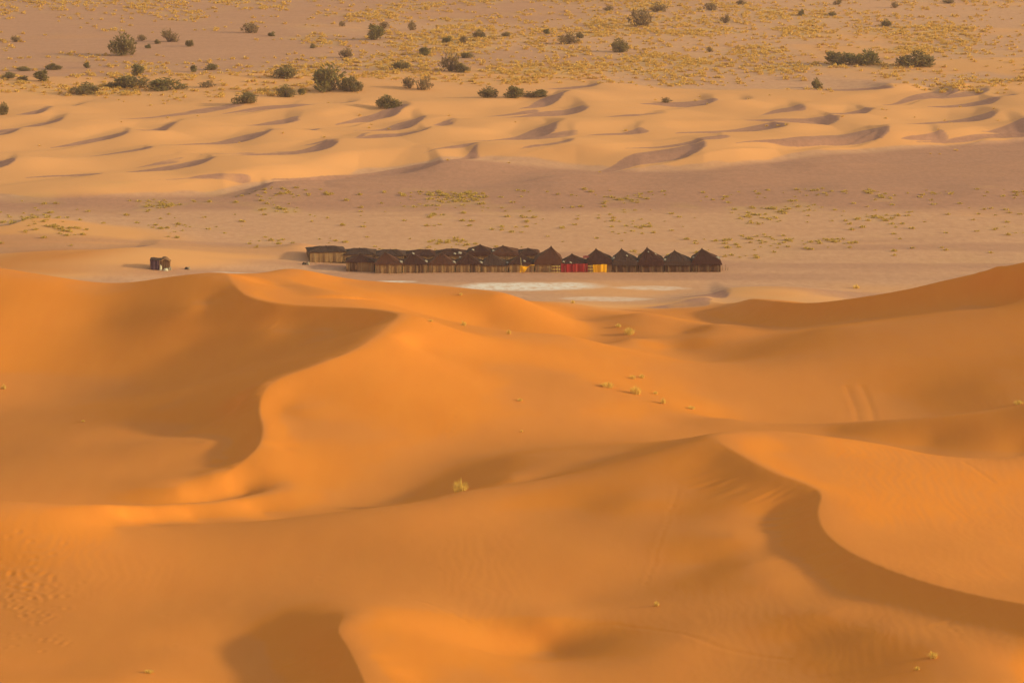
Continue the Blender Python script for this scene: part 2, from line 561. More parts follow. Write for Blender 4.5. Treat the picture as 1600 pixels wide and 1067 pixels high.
def noise(nt, vec, scale, detail=3, rough=.55):
    n = nt.nodes.new("ShaderNodeTexNoise")
    n.inputs["Scale"].default_value = scale
    n.inputs["Detail"].default_value = detail
    n.inputs["Roughness"].default_value = rough
    if vec is not None:
        nt.links.new(vec, n.inputs["Vector"])
    return n.outputs[0]


def ramp(nt, fac, lo, hi, c0=(0, 0, 0), c1=(1, 1, 1)):
    r = nt.nodes.new("ShaderNodeValToRGB")
    r.color_ramp.elements[0].position = lo
    r.color_ramp.elements[1].position = hi
    r.color_ramp.elements[0].color = (*c0, 1)
    r.color_ramp.elements[1].color = (*c1, 1)
    nt.links.new(fac, r.inputs[0])
    return r.outputs[0]


def mapping(nt, vec, scale, rot=(0, 0, 0)):
    m = nt.nodes.new("ShaderNodeMapping")
    m.inputs["Scale"].default_value = scale
    m.inputs["Rotation"].default_value = rot
    nt.links.new(vec, m.inputs["Vector"])
    return m.outputs[0]


def make_ground_mat():
    m, nt, b = new_mat("desert_ground")
    geo = nt.nodes.new("ShaderNodeNewGeometry").outputs["Position"]
    at = nt.nodes.new("ShaderNodeAttribute")
    at.attribute_name = "cover"
    sep = nt.nodes.new("ShaderNodeSeparateColor")
    nt.links.new(at.outputs["Color"], sep.inputs[0])
    sand_m, salt_m, grav_m = sep.outputs[0], sep.outputs[1], sep.outputs[2]
    n1 = noise(nt, geo, 0.05, 4)
    n2 = noise(nt, geo, 0.9, 4, .6)
    n3 = noise(nt, mapping(nt, geo, (.35, 1.0, 1)), 0.25, 4, .6)
    dune = mixc(nt, n1, (0.63, 0.197, 0.026), (0.70, 0.226, 0.040))
    dune = mixc(nt, 0.28, dune, mixc(nt, noise(nt, mapping(nt, geo, (.55, .10, .4), (0, 0, .35)), 1.0, 5, .6), (0.36, 0.33, 0.33), (0.62, 0.64, 0.62)), 'OVERLAY')
    sepn = nt.nodes.new("ShaderNodeSeparateXYZ")
    nt.links.new(nt.nodes.new("ShaderNodeNewGeometry").outputs["Normal"], sepn.inputs[0])
    addn = nt.nodes.new("ShaderNodeMath")
    addn.operation = 'MULTIPLY_ADD'
    nt.links.new(noise(nt, geo, 0.12, 4, .6), addn.inputs[0])
    addn.inputs[1].default_value = 0.016
    nt.links.new(sepn.outputs[2], addn.inputs[2])
    coarse = ramp(nt, addn.outputs[0], .990, 1.006, (0, 0, 0), (.24, .24, .24))
    dune = mixc(nt, coarse, dune, (0.55, 0.215, 0.095))
    flat = mixc(nt, n3, (0.54, 0.268, 0.185), (0.62, 0.32, 0.218))
    grav = mixc(nt, n3, (0.38, 0.178, 0.14), (0.47, 0.225, 0.17))
    flat = mixc(nt, 0.8, flat, mixc(nt, noise(nt, mapping(nt, geo, (1, .5, 1)), 0.8, 5, .75), (0.30, 0.30, 0.30), (0.70, 0.70, 0.70)), 'OVERLAY')
    grav = mixc(nt, 0.85, grav, mixc(nt, noise(nt, mapping(nt, geo, (1, .4, 1)), 1.1, 5, .8), (0.28, 0.28, 0.28), (0.72, 0.72, 0.72)), 'OVERLAY')
    def clamp01(mul, add):
        n = nt.nodes.new("ShaderNodeMath")
        n.operation = 'MULTIPLY_ADD'
        n.use_clamp = True
        nt.links.new(sand_m, n.inputs[0])
        n.inputs[1].default_value = mul
        n.inputs[2].default_value = add
        return n.outputs[0]
    loose = mixc(nt, n1, (0.67, 0.30, 0.135), (0.75, 0.348, 0.165))
    c = mixc(nt, clamp01(2.0, 0.0), flat, loose)
    c = mixc(nt, clamp01(2.0, -1.0), c, dune)
    c = mixc(nt, grav_m, c, grav)
    gf = nt.nodes.new("ShaderNodeMath")
    gf.operation = 'MULTIPLY'
    nt.links.new(at.outputs["Alpha"], gf.inputs[0])
    gf.inputs[1].default_value = 0.55
    c = mixc(nt, gf.outputs[0], c, (0.62, 0.37, 0.15))
    salt_e = nt.nodes.new("ShaderNodeMath")
    salt_e.operation = 'MULTIPLY'
    nt.links.new(salt_m, salt_e.inputs[0])
    nt.links.new(ramp(nt, n2, .25, .55), salt_e.inputs[1])
    c = mixc(nt, salt_e.outputs[0], c, (0.80, 0.66, 0.68))
    # grain: small tonal variation
    c = mixc(nt, 0.16, c, mixc(nt, noise(nt, geo, 6.0, 3, .7), (0.35, 0.35, 0.35), (0.65, 0.65, 0.65)), 'OVERLAY')
    nt.links.new(c, b.inputs["Base Color"])
    b.inputs["Roughness"].default_value = 1.0
    b.inputs["Specular IOR Level"].default_value = 0.05
    add = nt.nodes.new("ShaderNodeMath")
    add.operation = 'MULTIPLY_ADD'
    nt.links.new(noise(nt, mapping(nt, geo, (1, .45, 1)), 2.2, 4, .65), add.inputs[0])
    add.inputs[1].default_value = 1.0
    add.inputs[2].default_value = 0.0
    bp = nt.nodes.new("ShaderNodeBump")
    bp.inputs["Strength"].default_value = 0.4
    bp.inputs["Distance"].default_value = 0.03
    nt.links.new(add.outputs[0], bp.inputs["Height"])
    nt.links.new(bp.outputs[0], b.inputs["Normal"])
    return m


GROUND = make_ground_mat()


# ------------------------------------------------------------------ ground meshes
def mesh_grid(name, X, Y, Z, cover, mat):
    nr, nc = X.shape
    co = np.stack([X, Y, Z], -1).reshape(-1, 3).astype(np.float32)
    idx = np.arange(nr * nc).reshape(nr, nc)
    q = np.stack([idx[:-1, :-1], idx[:-1, 1:], idx[1:, 1:], idx[1:, :-1]], -1).reshape(-1, 4)
    me = bpy.data.meshes.new(name)
    me.vertices.add(len(co))
    me.vertices.foreach_set("co", co.ravel())
    me.loops.add(q.size)
    me.loops.foreach_set("vertex_index", q.ravel().astype(np.int32))
    me.polygons.add(len(q))
    me.polygons.foreach_set("loop_start", np.arange(0, q.size, 4, dtype=np.int32))
    me.polygons.foreach_set("use_smooth", np.ones(len(q), bool))
    me.update()
    me.validate()
    at = me.attributes.new("cover", 'FLOAT_COLOR', 'POINT')
    at.data.foreach_set("color", cover.reshape(-1, 4).astype(np.float32).ravel())
    me.materials.append(mat)
    o = bpy.data.objects.new(name, me)
    COL.objects.link(o)
    o["kind"] = "structure"
    return o


SALT = [(845, 448, 128, 8.0, 1.0), (1015, 450, 85, 3.5, .5), (945, 468, 75, 4.0, .5), (620, 440, 40, 2, .8),
        (370, 432, 40, 1.6, .35)]


def far_density(x, y):
    """how thickly dry grass grows on the far plain, 0..1"""
    u = 800 + x / np.maximum(y, 1) * FPX
    v = 533.5 - (np.tan(PITCH - np.arctan(CAM_Z / np.maximum(y, 1)))) * FPX
    dens = .42 + .75 * fbm(x / 30, y / 42, 111, 3) + .25 * vnoise(x / 7, y / 10, 112)
    dens += .55 * np.exp(-((u - 560) / 260) ** 2 - ((v - 118) / 26) ** 2) + .55 * np.exp(-((u - 850) / 260) ** 2 - ((v - 75) / 45) ** 2)
    dens += .45 * np.exp(-((u - 1300) / 330) ** 2 - ((v - 50) / 40) ** 2) + .35 * np.exp(-((u - 150) / 200) ** 2 - ((v - 150) / 16) ** 2)
    dens -= .75 * np.exp(-((u - 250) / 330) ** 2 - ((v - 75) / 26) ** 2) + .35 * np.exp(-((u - 250) / 420) ** 2 - ((v - 25) / 30) ** 2)
    dens -= 1.2 * belt(x, y) * sstep(90, 170, v + 0 * u) * (u > 560)
    dens -= .5 * belt(x, y) * (v > 160)
    dens = dens * (.25 + 1.15 * sstep(-.25, .45, fbm(x / 11, y / 24, 151, 3)))
    return np.clip(dens, 0, 1)


def cover_of(x, y, z):
    sand = np.zeros(x.shape)
    salt = np.zeros(x.shape)
    grav = np.zeros(x.shape)
    b = belt(x, y)
    sand = np.maximum(sand, 0.46 * sstep(.10, .22, b + .08 * vnoise(x / 3, y / 5, 43)))
    fore = sstep(514, 494, y + 5 * vnoise(x / 10, y / 10, 41))
    sand = np.maximum(sand, fore)
    # loose sand sheets over the plain
    sh = sstep(.15, .7, fbm(x / 38, y / 26, 51, 3) + .5 * sstep(560, 520, y)) * .38
    sh = sh + .5 * sstep(.5, 1.2, z) * (y < 600)
    sand = np.maximum(sand, sh * (y > 490))
    # dark gravel: floors of the pockets, the flats before the belt, streaks of the plain
    if (y > 478).any():
        cut = z_plain(x, y, True)
        gp = sstep(.35, .7, cut + .25 * vnoise(x / 3, y / 4, 44))
        grav = np.maximum(grav, gp * (y > 500))
        sand = sand * (1 - .6 * gp * (y > 500))
    e = np.interp(x / np.maximum(y, 1), _es, _ey)
    grav = np.maximum(grav, .9 * sstep(e + 3, e - 3, y) * sstep(592, 606, y + 4 * vnoise(x / 20, y / 9, 61)))
    streak = sstep(.05, .55, fbm(x / 60, y / 9, 71, 3))
    grav = np.maximum(grav, .55 * streak * (y > 500) * (y < 610))
    far = sstep(735, 800, y)
    grav = np.maximum(grav, .6 * far * (1 - b) * sstep(-.5, .35, fbm(x / 40, y / 40, 81, 3) - .012 * x))
    for (u, v, hw, hh, a) in SALT:
        cx, cy, _ = pt(u, v, 0)
        rx = hw * cy / FPX
        ry = hh * cy * cy / (CAM_Z * FPX)
        q = ((x - cx) / rx) ** 2 + ((y - cy) / ry) ** 2 + .5 * fbm(x / 6, y / 9, 91, 3)
        salt = np.maximum(salt, a * sstep(1.15, .35, q))
    grav = grav * (1 - salt)
    mid = np.where((y > 540) & (y < 625), .8 * sstep(.0, .6, fbm(x / 9, y / 12, 121, 3)) * (.25 + .75 * np.exp(-((y - 601) / 9) ** 2)), 0)
    grass = mid + np.where(y > 735, far_density(x, y) * sstep(-.2, .5, fbm(x / 4, y / 7, 141, 2) + .25), 0)
    return np.stack([np.clip(sand, 0, 1), salt, np.clip(grav, 0, 1), grass], -1)


fine = np.tan(np.radians(np.arange(-8.4, 8.4001, 0.03)))
side = np.tan(np.radians(np.array([9, 9.7, 10.5, 11.5, 13, 15, 18, 22, 28, 36, 46, 58])))
cols = np.concatenate([-side[::-1], fine, side])


def strip(name, rows, colset=cols):
    Y, T = np.meshgrid(rows, colset, indexing='ij')
    X = Y * T
    Z = height(X, Y)
    if name == "sand_dunes":
        Z = Z + detail_fore(X, Y, Z)
    return mesh_grid(name, X, Y, Z, cover_of(X, Y, Z), GROUND)


def tracks():
    """tyre ruts as plan polylines and foot prints as plan points, from where they lie on the sand"""
    ruts, dents = [], []
    for line, dep, wid in ((((1322, 604), (1331, 625), (1338, 642), (1341, 658)), .026, .34), (((1346, 604), (1355, 624), (1363, 642), (1366, 657)), .026, .34),
                           (((625, 936), (665, 943), (700, 958), (728, 973)), .022, .2), (((640, 935), (680, 945), (712, 960), (735, 975)), .022, .2),
                           (((900, 980), (960, 976), (1020, 984), (1100, 1000)), .02, .25), (((1075, 995), (1130, 1015), (1180, 1027), (1230, 1032)), .025, .3),
                           (((1505, 722), (1530, 738), (1552, 755)), .025, .25)):
        ruts.append(([ground(u, v)[:2] for u, v in line], dep, wid))
    r = random.Random(5)
    for k in range(26):
        t = k / 25
        dents.append(ground(1058 - 48 * t + r.uniform(-2, 2), 765 + 148 * t)[:2] + (.013,))
    for (u, v) in ((704, 684), (702, 676), (706, 668), (709, 652), (712, 646), (717, 640), (724, 634), (818, 674), (808, 626), (497, 908), (500, 902), (258, 962),
                   (270, 1010), (1490, 985), (1500, 992), (1560, 995), (1570, 1001), (795, 1018), (803, 1020), (812, 1014), (790, 1012)):
        dents.append(ground(u, v)[:2] + (.014,))
    for k in range(130):
        u, v = r.gauss(45, 34), r.gauss(925, 34)
        if u > -30:
            dents.append(ground(u, v)[:2] + (r.uniform(.012, .03),))
    for k in range(14):
        dents.append(ground(r.uniform(0, 110), r.uniform(990, 1015))[:2] + (.02,))
    return ruts, dents


RUTS, DENTS = tracks()


def detail_fore(X, Y, Z):
    """low irregular relief of the sand surface, ruts and foot prints"""
    d = 0.03 * vnoise(X / 5.1, Y / 9.3, 101) + 0.006 * vnoise(X / 1.1, Y / 1.7, 102)
    # wind ripples where they are coarse enough to see
    d = d + 0.006 * np.sin((X + .9 * vnoise(X / 3, Y / 3, 103)) * 7.0 + 2 * vnoise(X / 2, Y / 6, 104)) * sstep(.0, .6, fbm(X / 18, Y / 30, 105, 2)) * (Y < 420)
    for line, dep, wid in RUTS:
        P = np.array(line)
        lo, hi = P.min(0) - 2, P.max(0) + 2
        sel = (X > lo[0]) & (X < hi[0]) & (Y > lo[1]) & (Y < hi[1])
        q = np.stack([X[sel], Y[sel]], 1)
        best = np.full(len(q), 9.0)
        for a, b in zip(P[:-1], P[1:]):
            ab = b - a
            t = np.clip(((q - a) @ ab) / (ab @ ab), 0, 1)
            best = np.minimum(best, np.hypot(*(q - a - t[:, None] * ab).T))
        d[sel] += -dep * np.exp(-(best / wid) ** 2) + .4 * dep * np.exp(-((best - 1.9 * wid) / wid) ** 2)
    for (x, y, dep) in DENTS:
        sel = (np.abs(X - x) < 1.2) & (np.abs(Y - y) < 1.6)
        r2 = ((X[sel] - x) / .24) ** 2 + ((Y[sel] - y) / .42) ** 2
        d[sel] += -dep * np.exp(-r2) + .5 * dep * np.exp(-(np.sqrt(r2) - 1.8) ** 2 * 2)
    return d


seam = 500.0
near_cols = np.tan(np.radians(np.concatenate([np.arange(-60, -9, 3), np.arange(-9, 9.1, .5), np.arange(12, 61, 3)])))
strip("sand_dunes", np.concatenate([np.arange(262, seam + .01, 0.3), [seam]]))
strip("desert_plain", np.concatenate([np.arange(seam - .3, 780, 0.5), np.arange(780, 1060, 1.2), np.arange(1060, 1500, 12), np.geomspace(1500, 14000, 16)]))
strip("camera_dune", np.concatenate([np.arange(-60, 240, 10), [262.3]]) if False else np.concatenate([[3], np.arange(10, 262, 6), [262.2]]), near_cols)


# ------------------------------------------------------------------ helpers for things
def tag(o, label=None, cat=None, group=None, kind=None):
    for k, v in (("label", label), ("category", cat), ("group", group), ("kind", kind)):
        if v:
            o[k] = v
    return o


def empty(name, loc, rz=0.0):
    o = bpy.data.objects.new(name, None)
    o.empty_display_size = 0.3
    o.location = loc
    o.rotation_euler = (0, 0, rz)
    COL.objects.link(o)
    return o


def mesh_ob(name, verts, faces, mat, parent=None, smooth=False):
    me = bpy.data.meshes.new(name)
    me.from_pydata([tuple(map(float, v)) for v in verts], [], [tuple(map(int, f)) for f in faces])
    me.materials.append(mat)
    if smooth:
        me.polygons.foreach_set("use_smooth", [True] * len(me.polygons))
    me.update()
    o = bpy.data.objects.new(name, me)
    COL.objects.link(o)
    if parent is not None:
        o.parent = parent
    return o


class MB:
    def __init__(self):
        self.v, self.f = [], []

    def add(self, v, f):
        n = len(self.v)
        self.v += list(v)
        self.f += [tuple(i + n for i in q) for q in f]

    def tube(self, pts, r0, r1=None, k=6):
        r1 = r0 if r1 is None else r1
        P = [Vector(p) for p in pts]
        n = len(self.v)
        for i, p in enumerate(P):
            d = (P[min(i + 1, len(P) - 1)] - P[max(i - 1, 0)]).normalized()
            a = d.orthogonal().normalized()
            b = d.cross(a)
            r = r0 + (r1 - r0) * i / max(len(P) - 1, 1)
            for j in range(k):
                t = 2 * math.pi * j / k
                self.v.append(tuple(p + a * (r * math.cos(t)) + b * (r * math.sin(t))))
        for i in range(len(P) - 1):
            for j in range(k):
                self.f.append((n + i * k + j, n + i * k + (j + 1) % k, n + (i + 1) * k + (j + 1) % k, n + (i + 1) * k + j))
        self.f.append(tuple(n + j for j in reversed(range(k))))
        self.f.append(tuple(n + (len(P) - 1) * k + j for j in range(k)))

    def sheet(self, fn, nu, nv, thick=0.0, nrm=(0, 1, 0)):
        """grid of fn(s, t), s, t in 0..1; with a back side when thick > 0"""
        n = len(self.v)
        for side in ((0, 1) if thick else (0,)):
            for i in range(nv + 1):
                for j in range(nu + 1):
                    p = fn(j / nu, i / nv)
                    self.v.append(tuple(p[k] + side * thick * nrm[k] for k in range(3)))
        m = (nu + 1) * (nv + 1)

        def q(i, j, o):
            a = n + o + i * (nu + 1) + j
            return (a, a + 1, a + nu + 2, a + nu + 1)
        for i in range(nv):
            for j in range(nu):
                self.f.append(q(i, j, 0))
                if thick:
                    self.f.append(tuple(reversed(q(i, j, m))))
        if thick:
            def edge(a, b):
                self.f.append((a, a + m, b + m, b))
            for j in range(nu):
                edge(n + j, n + j + 1)
                edge(n + nv * (nu + 1) + j + 1, n + nv * (nu + 1) + j)
            for i in range(nv):
                edge(n + (i + 1) * (nu + 1), n + i * (nu + 1))
                edge(n + i * (nu + 1) + nu, n + (i + 1) * (nu + 1) + nu)

    def build(self, name, mat, parent=None, smooth=False):
        return mesh_ob(name, self.v, self.f, mat, parent, smooth)


def cloth_mat(name, c0, c1, stripe=None, sscale=3.0, axis=0, amount=0.6):
    """woven cloth: two tones of wear, optional stripes along one object axis"""
    m, nt, b = new_mat(name)
    tc = nt.nodes.new("ShaderNodeTexCoord").outputs["Object"]
    geo = nt.nodes.new("ShaderNodeNewGeometry").outputs["Position"]
    c = mixc(nt, noise(nt, geo, 1.3, 4, .65), c0, c1)
    if stripe:
        w = nt.nodes.new("ShaderNodeTexWave")
        w.bands_direction = 'XYZ'[axis]
        w.inputs["Scale"].default_value = sscale
        w.inputs["Distortion"].default_value = 1.0
        w.inputs["Detail"].default_value = 1.0
        nt.links.new(tc, w.inputs["Vector"])
        f = nt.nodes.new("ShaderNodeMath")
        f.operation = 'MULTIPLY'
        nt.links.new(ramp(nt, w.outputs[1], .55, .75), f.inputs[0])
        f.inputs[1].default_value = amount
        c = mixc(nt, f.outputs[0], c, stripe)
    nt.links.new(c, b.inputs["Base Color"])
    bp = nt.nodes.new("ShaderNodeBump")
    bp.inputs["Strength"].default_value = 0.4
    bp.inputs["Distance"].default_value = 0.03
    nt.links.new(noise(nt, geo, 5.0, 3, .6), bp.inputs["Height"])
    nt.links.new(bp.outputs[0], b.inputs["Normal"])
    return m


def plain_mat(name, c0, c1=None, rough=.85, scale=4.0):
    m, nt, b = new_mat(name)
    geo = nt.nodes.new("ShaderNodeNewGeometry").outputs["Position"]
    c = mixc(nt, noise(nt, geo, scale, 3, .6), c0, c1 or tuple(x * 1.4 for x in c0))
    nt.links.new(c, b.inputs["Base Color"])
    b.inputs["Roughness"].default_value = rough
    return m


ROOF = [cloth_mat("roof_wool_maroon", (.036, .009, .009), (.054, .014, .012), (.078, .026, .021), 1.6, 0, .5),
        cloth_mat("roof_wool_brown", (.065, .018, .012), (.092, .028, .018), (.12, .042, .028), 1.9, 0, .5),
        cloth_mat("roof_wool_dark", (.045, .020, .020), (.062, .028, .026), (.085, .042, .036), 1.4, 0, .5)]
WALL_TAN = cloth_mat("wall_wool_tan", (.235, .125, .070), (.30, .168, .095), (.15, .078, .048), 2.6, 0, .15)
WALL_BROWN = cloth_mat("wall_wool_brown", (.105, .048, .032), (.14, .066, .043), (.07, .032, .024), 2.6, 0, .6)
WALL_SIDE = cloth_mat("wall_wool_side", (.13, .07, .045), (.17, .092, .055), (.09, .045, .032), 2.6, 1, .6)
SEAM = plain_mat("roof_seam", (.07, .034, .028))
POLE = plain_mat("tent_pole_wood", (.20, .12, .07))
ROPE = plain_mat("tent_rope", (.30, .22, .14))
PATCH = plain_mat("pale_canvas", (.25, .20, .185))


def tent(u0, u1, vb, up, vp, ve, depth, label, tall=False, ridge=0.0, wallm=None, roofm=0, patches=(), door=None, seed=0, group="tents of the camp"):
    """a wool tent: walls of hung cloth, a stretched roof coming to a peak, poles, seams, ropes"""
    r = random.Random(seed)
    xa, y0, _ = pt(u0, vb, 0.0)
    xb, _, _ = pt(u1, vb, 0.0)
    cx = .5 * (xa + xb)
    z0 = H(cx, y0 + depth / 2)
    root = empty("wool_tent", (cx, y0, z0))
    tag(root, label, "tent", group)
    w = (xb - xa) / 2
    mpp = y0 / FPX / math.cos(PITCH)
    he = (vb - ve) * mpp                                     # top of the front wall
    hp = (vb - vp) * mpp - (depth / 2) * 0.148
    px = (pt(up, vb, 0)[0] - cx)
    wallm = wallm or WALL_TAN
    ph = r.uniform(0, 6)
    # walls
    def wall_fn(x_a, x_b, y_, inward):
        def fn(s, t):
            x = x_a + (x_b - x_a) * s
            fold = .05 * math.sin(s * 19 + ph) + .03 * math.sin(s * 43 + ph * 2)
            return (x, y_ + inward * fold * (1 - .5 * t) - inward * .05 * math.sin(t * math.pi), (-.06 + .02 * math.sin(s * 9 + ph)) + (he + .05) * t)
        return fn
    mb = MB()
    mb.sheet(wall_fn(-w + .03, w - .03, 0.03, 1), 22, 4, .03, (0, 1, 0))
    mb.build("wall", wallm, root)
    mb = MB()
    mb.sheet(wall_fn(w - .03, -w + .03, depth - .03, -1), 14, 3, .03, (0, -1, 0))
    mb.build("wall", wallm, root)
    for sx in (-1, 1):
        mb = MB()

        def sfn(s, t, sx=sx):
            yy = .06 + (depth - .12) * (s if sx > 0 else 1 - s)
            return (sx * (w - .02) + sx * .04 * math.sin(s * 17 + ph), yy, -.06 + (he + .05) * t)
        mb.sheet(sfn, 12, 3, .03, (-sx, 0, 0))
        mb.build("wall", WALL_SIDE, root)
    # roof: height over normalised plan
    nx, ny = 20, 14
    shoulder = .86 if tall else .93
    hs = he + (hp - he) * (.30 if tall else .07)
    ov = .22 if tall else .16

    def roof_h(a, b):
        aa = (a - px / w)
        aa = aa / ((1 - px / w) if aa > 0 else (1 + px / w))
        if ridge:
            aa = math.copysign(max(0.0, abs(aa) - ridge) / (1 - ridge), aa)
        q = max(abs(aa), abs(b))
        if q > shoulder:
            return hs + (he - .04 - hs) * (q - shoulder) / (1 - shoulder)
        k = q / shoulder
        sag = -.10 * math.sin(math.pi * k) * (hp - hs) * .55
        return hp + (hs - hp) * k + sag

    def axis(n, c):
        left = [-1, -(shoulder + .01)] + [(-(shoulder + .01)) + (c + shoulder + .01) * i / (n // 2 - 1) for i in range(1, n // 2)]
        right = [c + (shoulder + .01 - c) * i / (n // 2 - 1) for i in range(1, n // 2)] + [1]
        return left + right
    A = axis(nx, px / w)
    B = axis(ny, 0.0)
    v = []
    for b in B:
        for a in A:
            edge = max(abs(a), abs(b)) > .99
            wob = .03 * math.sin(a * 11 + ph) * (abs(b) > .99) + .03 * math.sin(b * 9 + ph) * (abs(a) > .99)
            v.append((a * (w + ov), depth / 2 + b * (depth / 2 + ov), roof_h(a, b) + (wob if edge else r.uniform(-.012, .012))))
    na = len(A)
    f = [(i * na + j, i * na + j + 1, (i + 1) * na + j + 1, (i + 1) * na + j) for i in range(len(B) - 1) for j in range(na - 1)]
    n = len(v)
    v += [(x, y, z - .035) for x, y, z in v]
    f += [tuple(k + n for k in reversed(q)) for q in f]
    rim = [(j, j + 1) for j in range(na - 1)] + [((len(B) - 1) * na + j + 1, (len(B) - 1) * na + j) for j in range(na - 1)]
    rim += [((i + 1) * na, i * na) for i in range(len(B) - 1)] + [(i * na + na - 1, (i + 1) * na + na - 1) for i in range(len(B) - 1)]
    f += [(b_, a_, a_ + n, b_ + n) for a_, b_ in rim]
    roof = mesh_ob("roof", v, f, ROOF[roofm], root)
    # sewn seams from the peak to the eaves
    for (ta, tb) in ((-.92, -.92), (.92, -.92), (.1, -.97), (-.5, -.97), (.6, -.97)):
        mb = MB()
        P = []
        for k in range(7):
            t = k / 6
            a = px / w + (ta - px / w) * t
            b = tb * t
            P.append((a * (w + ov), depth / 2 + b * (depth / 2 + ov), roof_h(a, b) + .012))
        mb.tube(P, .022, .022, 4)
        mb.build("seam", SEAM, roof)
    for (pa, pb, ps) in patches:                              # pale canvas patches tied over the joints
        mb = MB()
        za = roof_h(pa, pb) + .06

        def pfn(s, t):
            return (pa * (w + ov) + (s - .5) * ps * .9, depth / 2 + pb * (depth / 2 + ov) + (t - .5) * ps * .6 - .05, za + .05 * math.sin(s * 5) + (t - .5) * ps * .4)
        mb.sheet(pfn, 4, 3, .02, (0, .5, .8))
        mb.build("canvas_patch", PATCH, roof)
    # poles
    for sx in (-1, 1):
        for yy in (.02, depth - .02):
            mb = MB()
            mb.tube([(sx * (w - .06), yy, -.1), (sx * (w - .06), yy, he + .06)], .035, .03)
            mb.build("pole", POLE, root)
    mb = MB()
    mb.tube([(px, depth / 2, 0), (px, depth / 2, hp + .10)], .05, .03)
    mb.build("pole", POLE, root)
    if door is not None:                                      # loose door flap over the front wall
        mb = MB()

        def dfn(s, t):
            return (door + (s - .5) * 1.0, -.05 - .04 * math.sin(s * 12), -.03 + (he - .05) * t)
        mb.sheet(dfn, 10, 3, .02, (0, 1, 0))
        mb.build("door_flap", WALL_BROWN, root)
    # front guy ropes with pegs
    for sx in (-.75, .1, .8):
        mb = MB()
        mb.tube([(sx * w, -.08, he - .02), (sx * w, -1.0, -.02)], .012, .012, 4)
        g = mb.build("guy_rope", ROPE, root)
        mb = MB()
        mb.tube([(sx * w, -1.02, .12), (sx * w, -.98, -.15)], .025, .015, 5)
        mb.build("peg", POLE, g)
    return root


# ------------------------------------------------------------------ the camp
FRONT = [
    (541, 585, 425.0, 562, 396, 409.5, 3.6, "leftmost tent of the front row, its right half in shadow", False, 0, None, 0, (), -.9),
    (586, 628, 427.0, 601, 393, 412, 3.8, "second tent from the left in the front row, standing a little forward", False, 0, None, 1, ((.85, -.6, .5),), None),
    (629, 668, 426.2, 644, 394, 412, 3.8, "front row tent with a pale patch at its peak, third from the left", False, 0, None, 0, ((-.15, -.1, .4), (.8, -.5, .5)), .5),
    (669, 711, 425.6, 689, 394, 412, 3.8, "fourth tent from the left in the front row, tan walls under a dark roof", False, 0, None, 1, ((.85, -.75, .5),), None),
    (712, 752, 425.3, 731, 395, 412, 3.8, "fifth tent from the left in the front row, in front of the tallest back peak", False, 0, None, 0, ((.9, -.7, .5), (-.6, .4, .4)), .7),
    (753, 794, 425.2, 768, 395, 414, 3.8, "sixth tent from the left in the front row, with a rounded low eave", False, 0, None, 2, ((.9, -.5, .5),), None),
    (795, 835, 425.2, 815, 397, 412, 3.8, "front row tent with a yellow cloth hanging from a leaning pole", False, 0, None, 0, ((.2, -.7, .4),), None),
    (836, 877, 425.2, 861, 384, 412, 4.4, "big peaked front row tent directly left of the red walled tent", True, 0, None, 1, (), None),
    (878, 918, 425.2, 894, 396, 412, 3.6, "low tent with a red textile wall in the middle of the camp", False, 0, None, 0, ((-.8, -.8, .35), (-.3, -.9, .35)), None),
    (919, 957, 425.2, 932, 388, 412, 4.2, "peaked tent with a yellow cloth wall directly right of the red walled tent", True, 0, None, 0, ((.9, -.2, .6),), None),
    (958, 997, 425.4, 972, 388, 414, 4.2, "dark brown peaked tent second from the red walled one towards the right end", True, 0, WALL_BROWN, 2, ((-.8, -.6, .5), (.1, -.5, .3), (.9, -.8, .6)), None),
    (998, 1038, 425.4, 1012, 386, 414, 4.2, "tallest of the dark tents in the right part of the camp", True, 0, WALL_BROWN, 0, ((.3, -.3, .3), (-.2, -.3, .25)), None),
    (1039, 1081, 425.4, 1055, 391, 414, 4.2, "lower dark tent beside the rightmost tent of the camp", True, 0, WALL_BROWN, 2, ((-.85, -.7, .55),), None),
    (1082, 1126, 425.4, 1098, 388, 413, 4.2, "rightmost tent of the camp, dark brown with a drooping roof edge", True, 0, WALL_BROWN, 0, ((.75, -.3, .6), (-.8, -.5, .4)), None),
]
for k, (u0, u1, vb, up, vp, ve, dp, lab, tl, rg, wm, rm, pa, dr) in enumerate(FRONT):
    tent(u0, u1, vb, up, vp, ve, dp, lab, tl, rg, wm, rm, pa, dr, seed=k, group="tents in the front row of the camp")
BACK = [
    (484, 541, 415.5, 512, 390.0, 399.5, 4.6, "leftmost low tent of the back row, its end wall dark", False, .45, None, 2, (), None),
    (538, 585, 415.0, 561, 389.8, 399.5, 4.6, "second low flat topped tent from the left in the back row", False, .4, None, 2, (), None),
    (586, 632, 415.0, 609, 389.8, 399.5, 4.6, "third low flat topped tent from the left in the back row", False, .45, None, 2, (), None),
    (633, 680, 414.5, 664, 389.0, 399.0, 4.6, "fourth low flat topped tent from the left in the back row", False, .4, None, 0, (), None),
    (681, 730, 414.0, 706, 387.5, 398.0, 4.6, "fifth flat topped tent of the back row, beside the first sharp peak", False, .35, None, 0, ((.5, -.7, .6), (.2, -.8, .4)), None),
    (731, 768, 412.0, 750, 381.0, 398.0, 4.6, "highest sharp peaked tent of the back row", True, 0, None, 0, ((-.5, -.6, .4),), None),
    (769, 810, 412.0, 786, 383.0, 398.0, 4.6, "second sharp peaked tent of the back row, right of the highest peak", True, 0, None, 1, ((-.8, -.5, .5),), None),
    (811, 841, 412.0, 825, 387.0, 398.0, 4.2, "small peaked back row tent behind the yellow cloth pole", True, 0, None, 0, (), None),
]
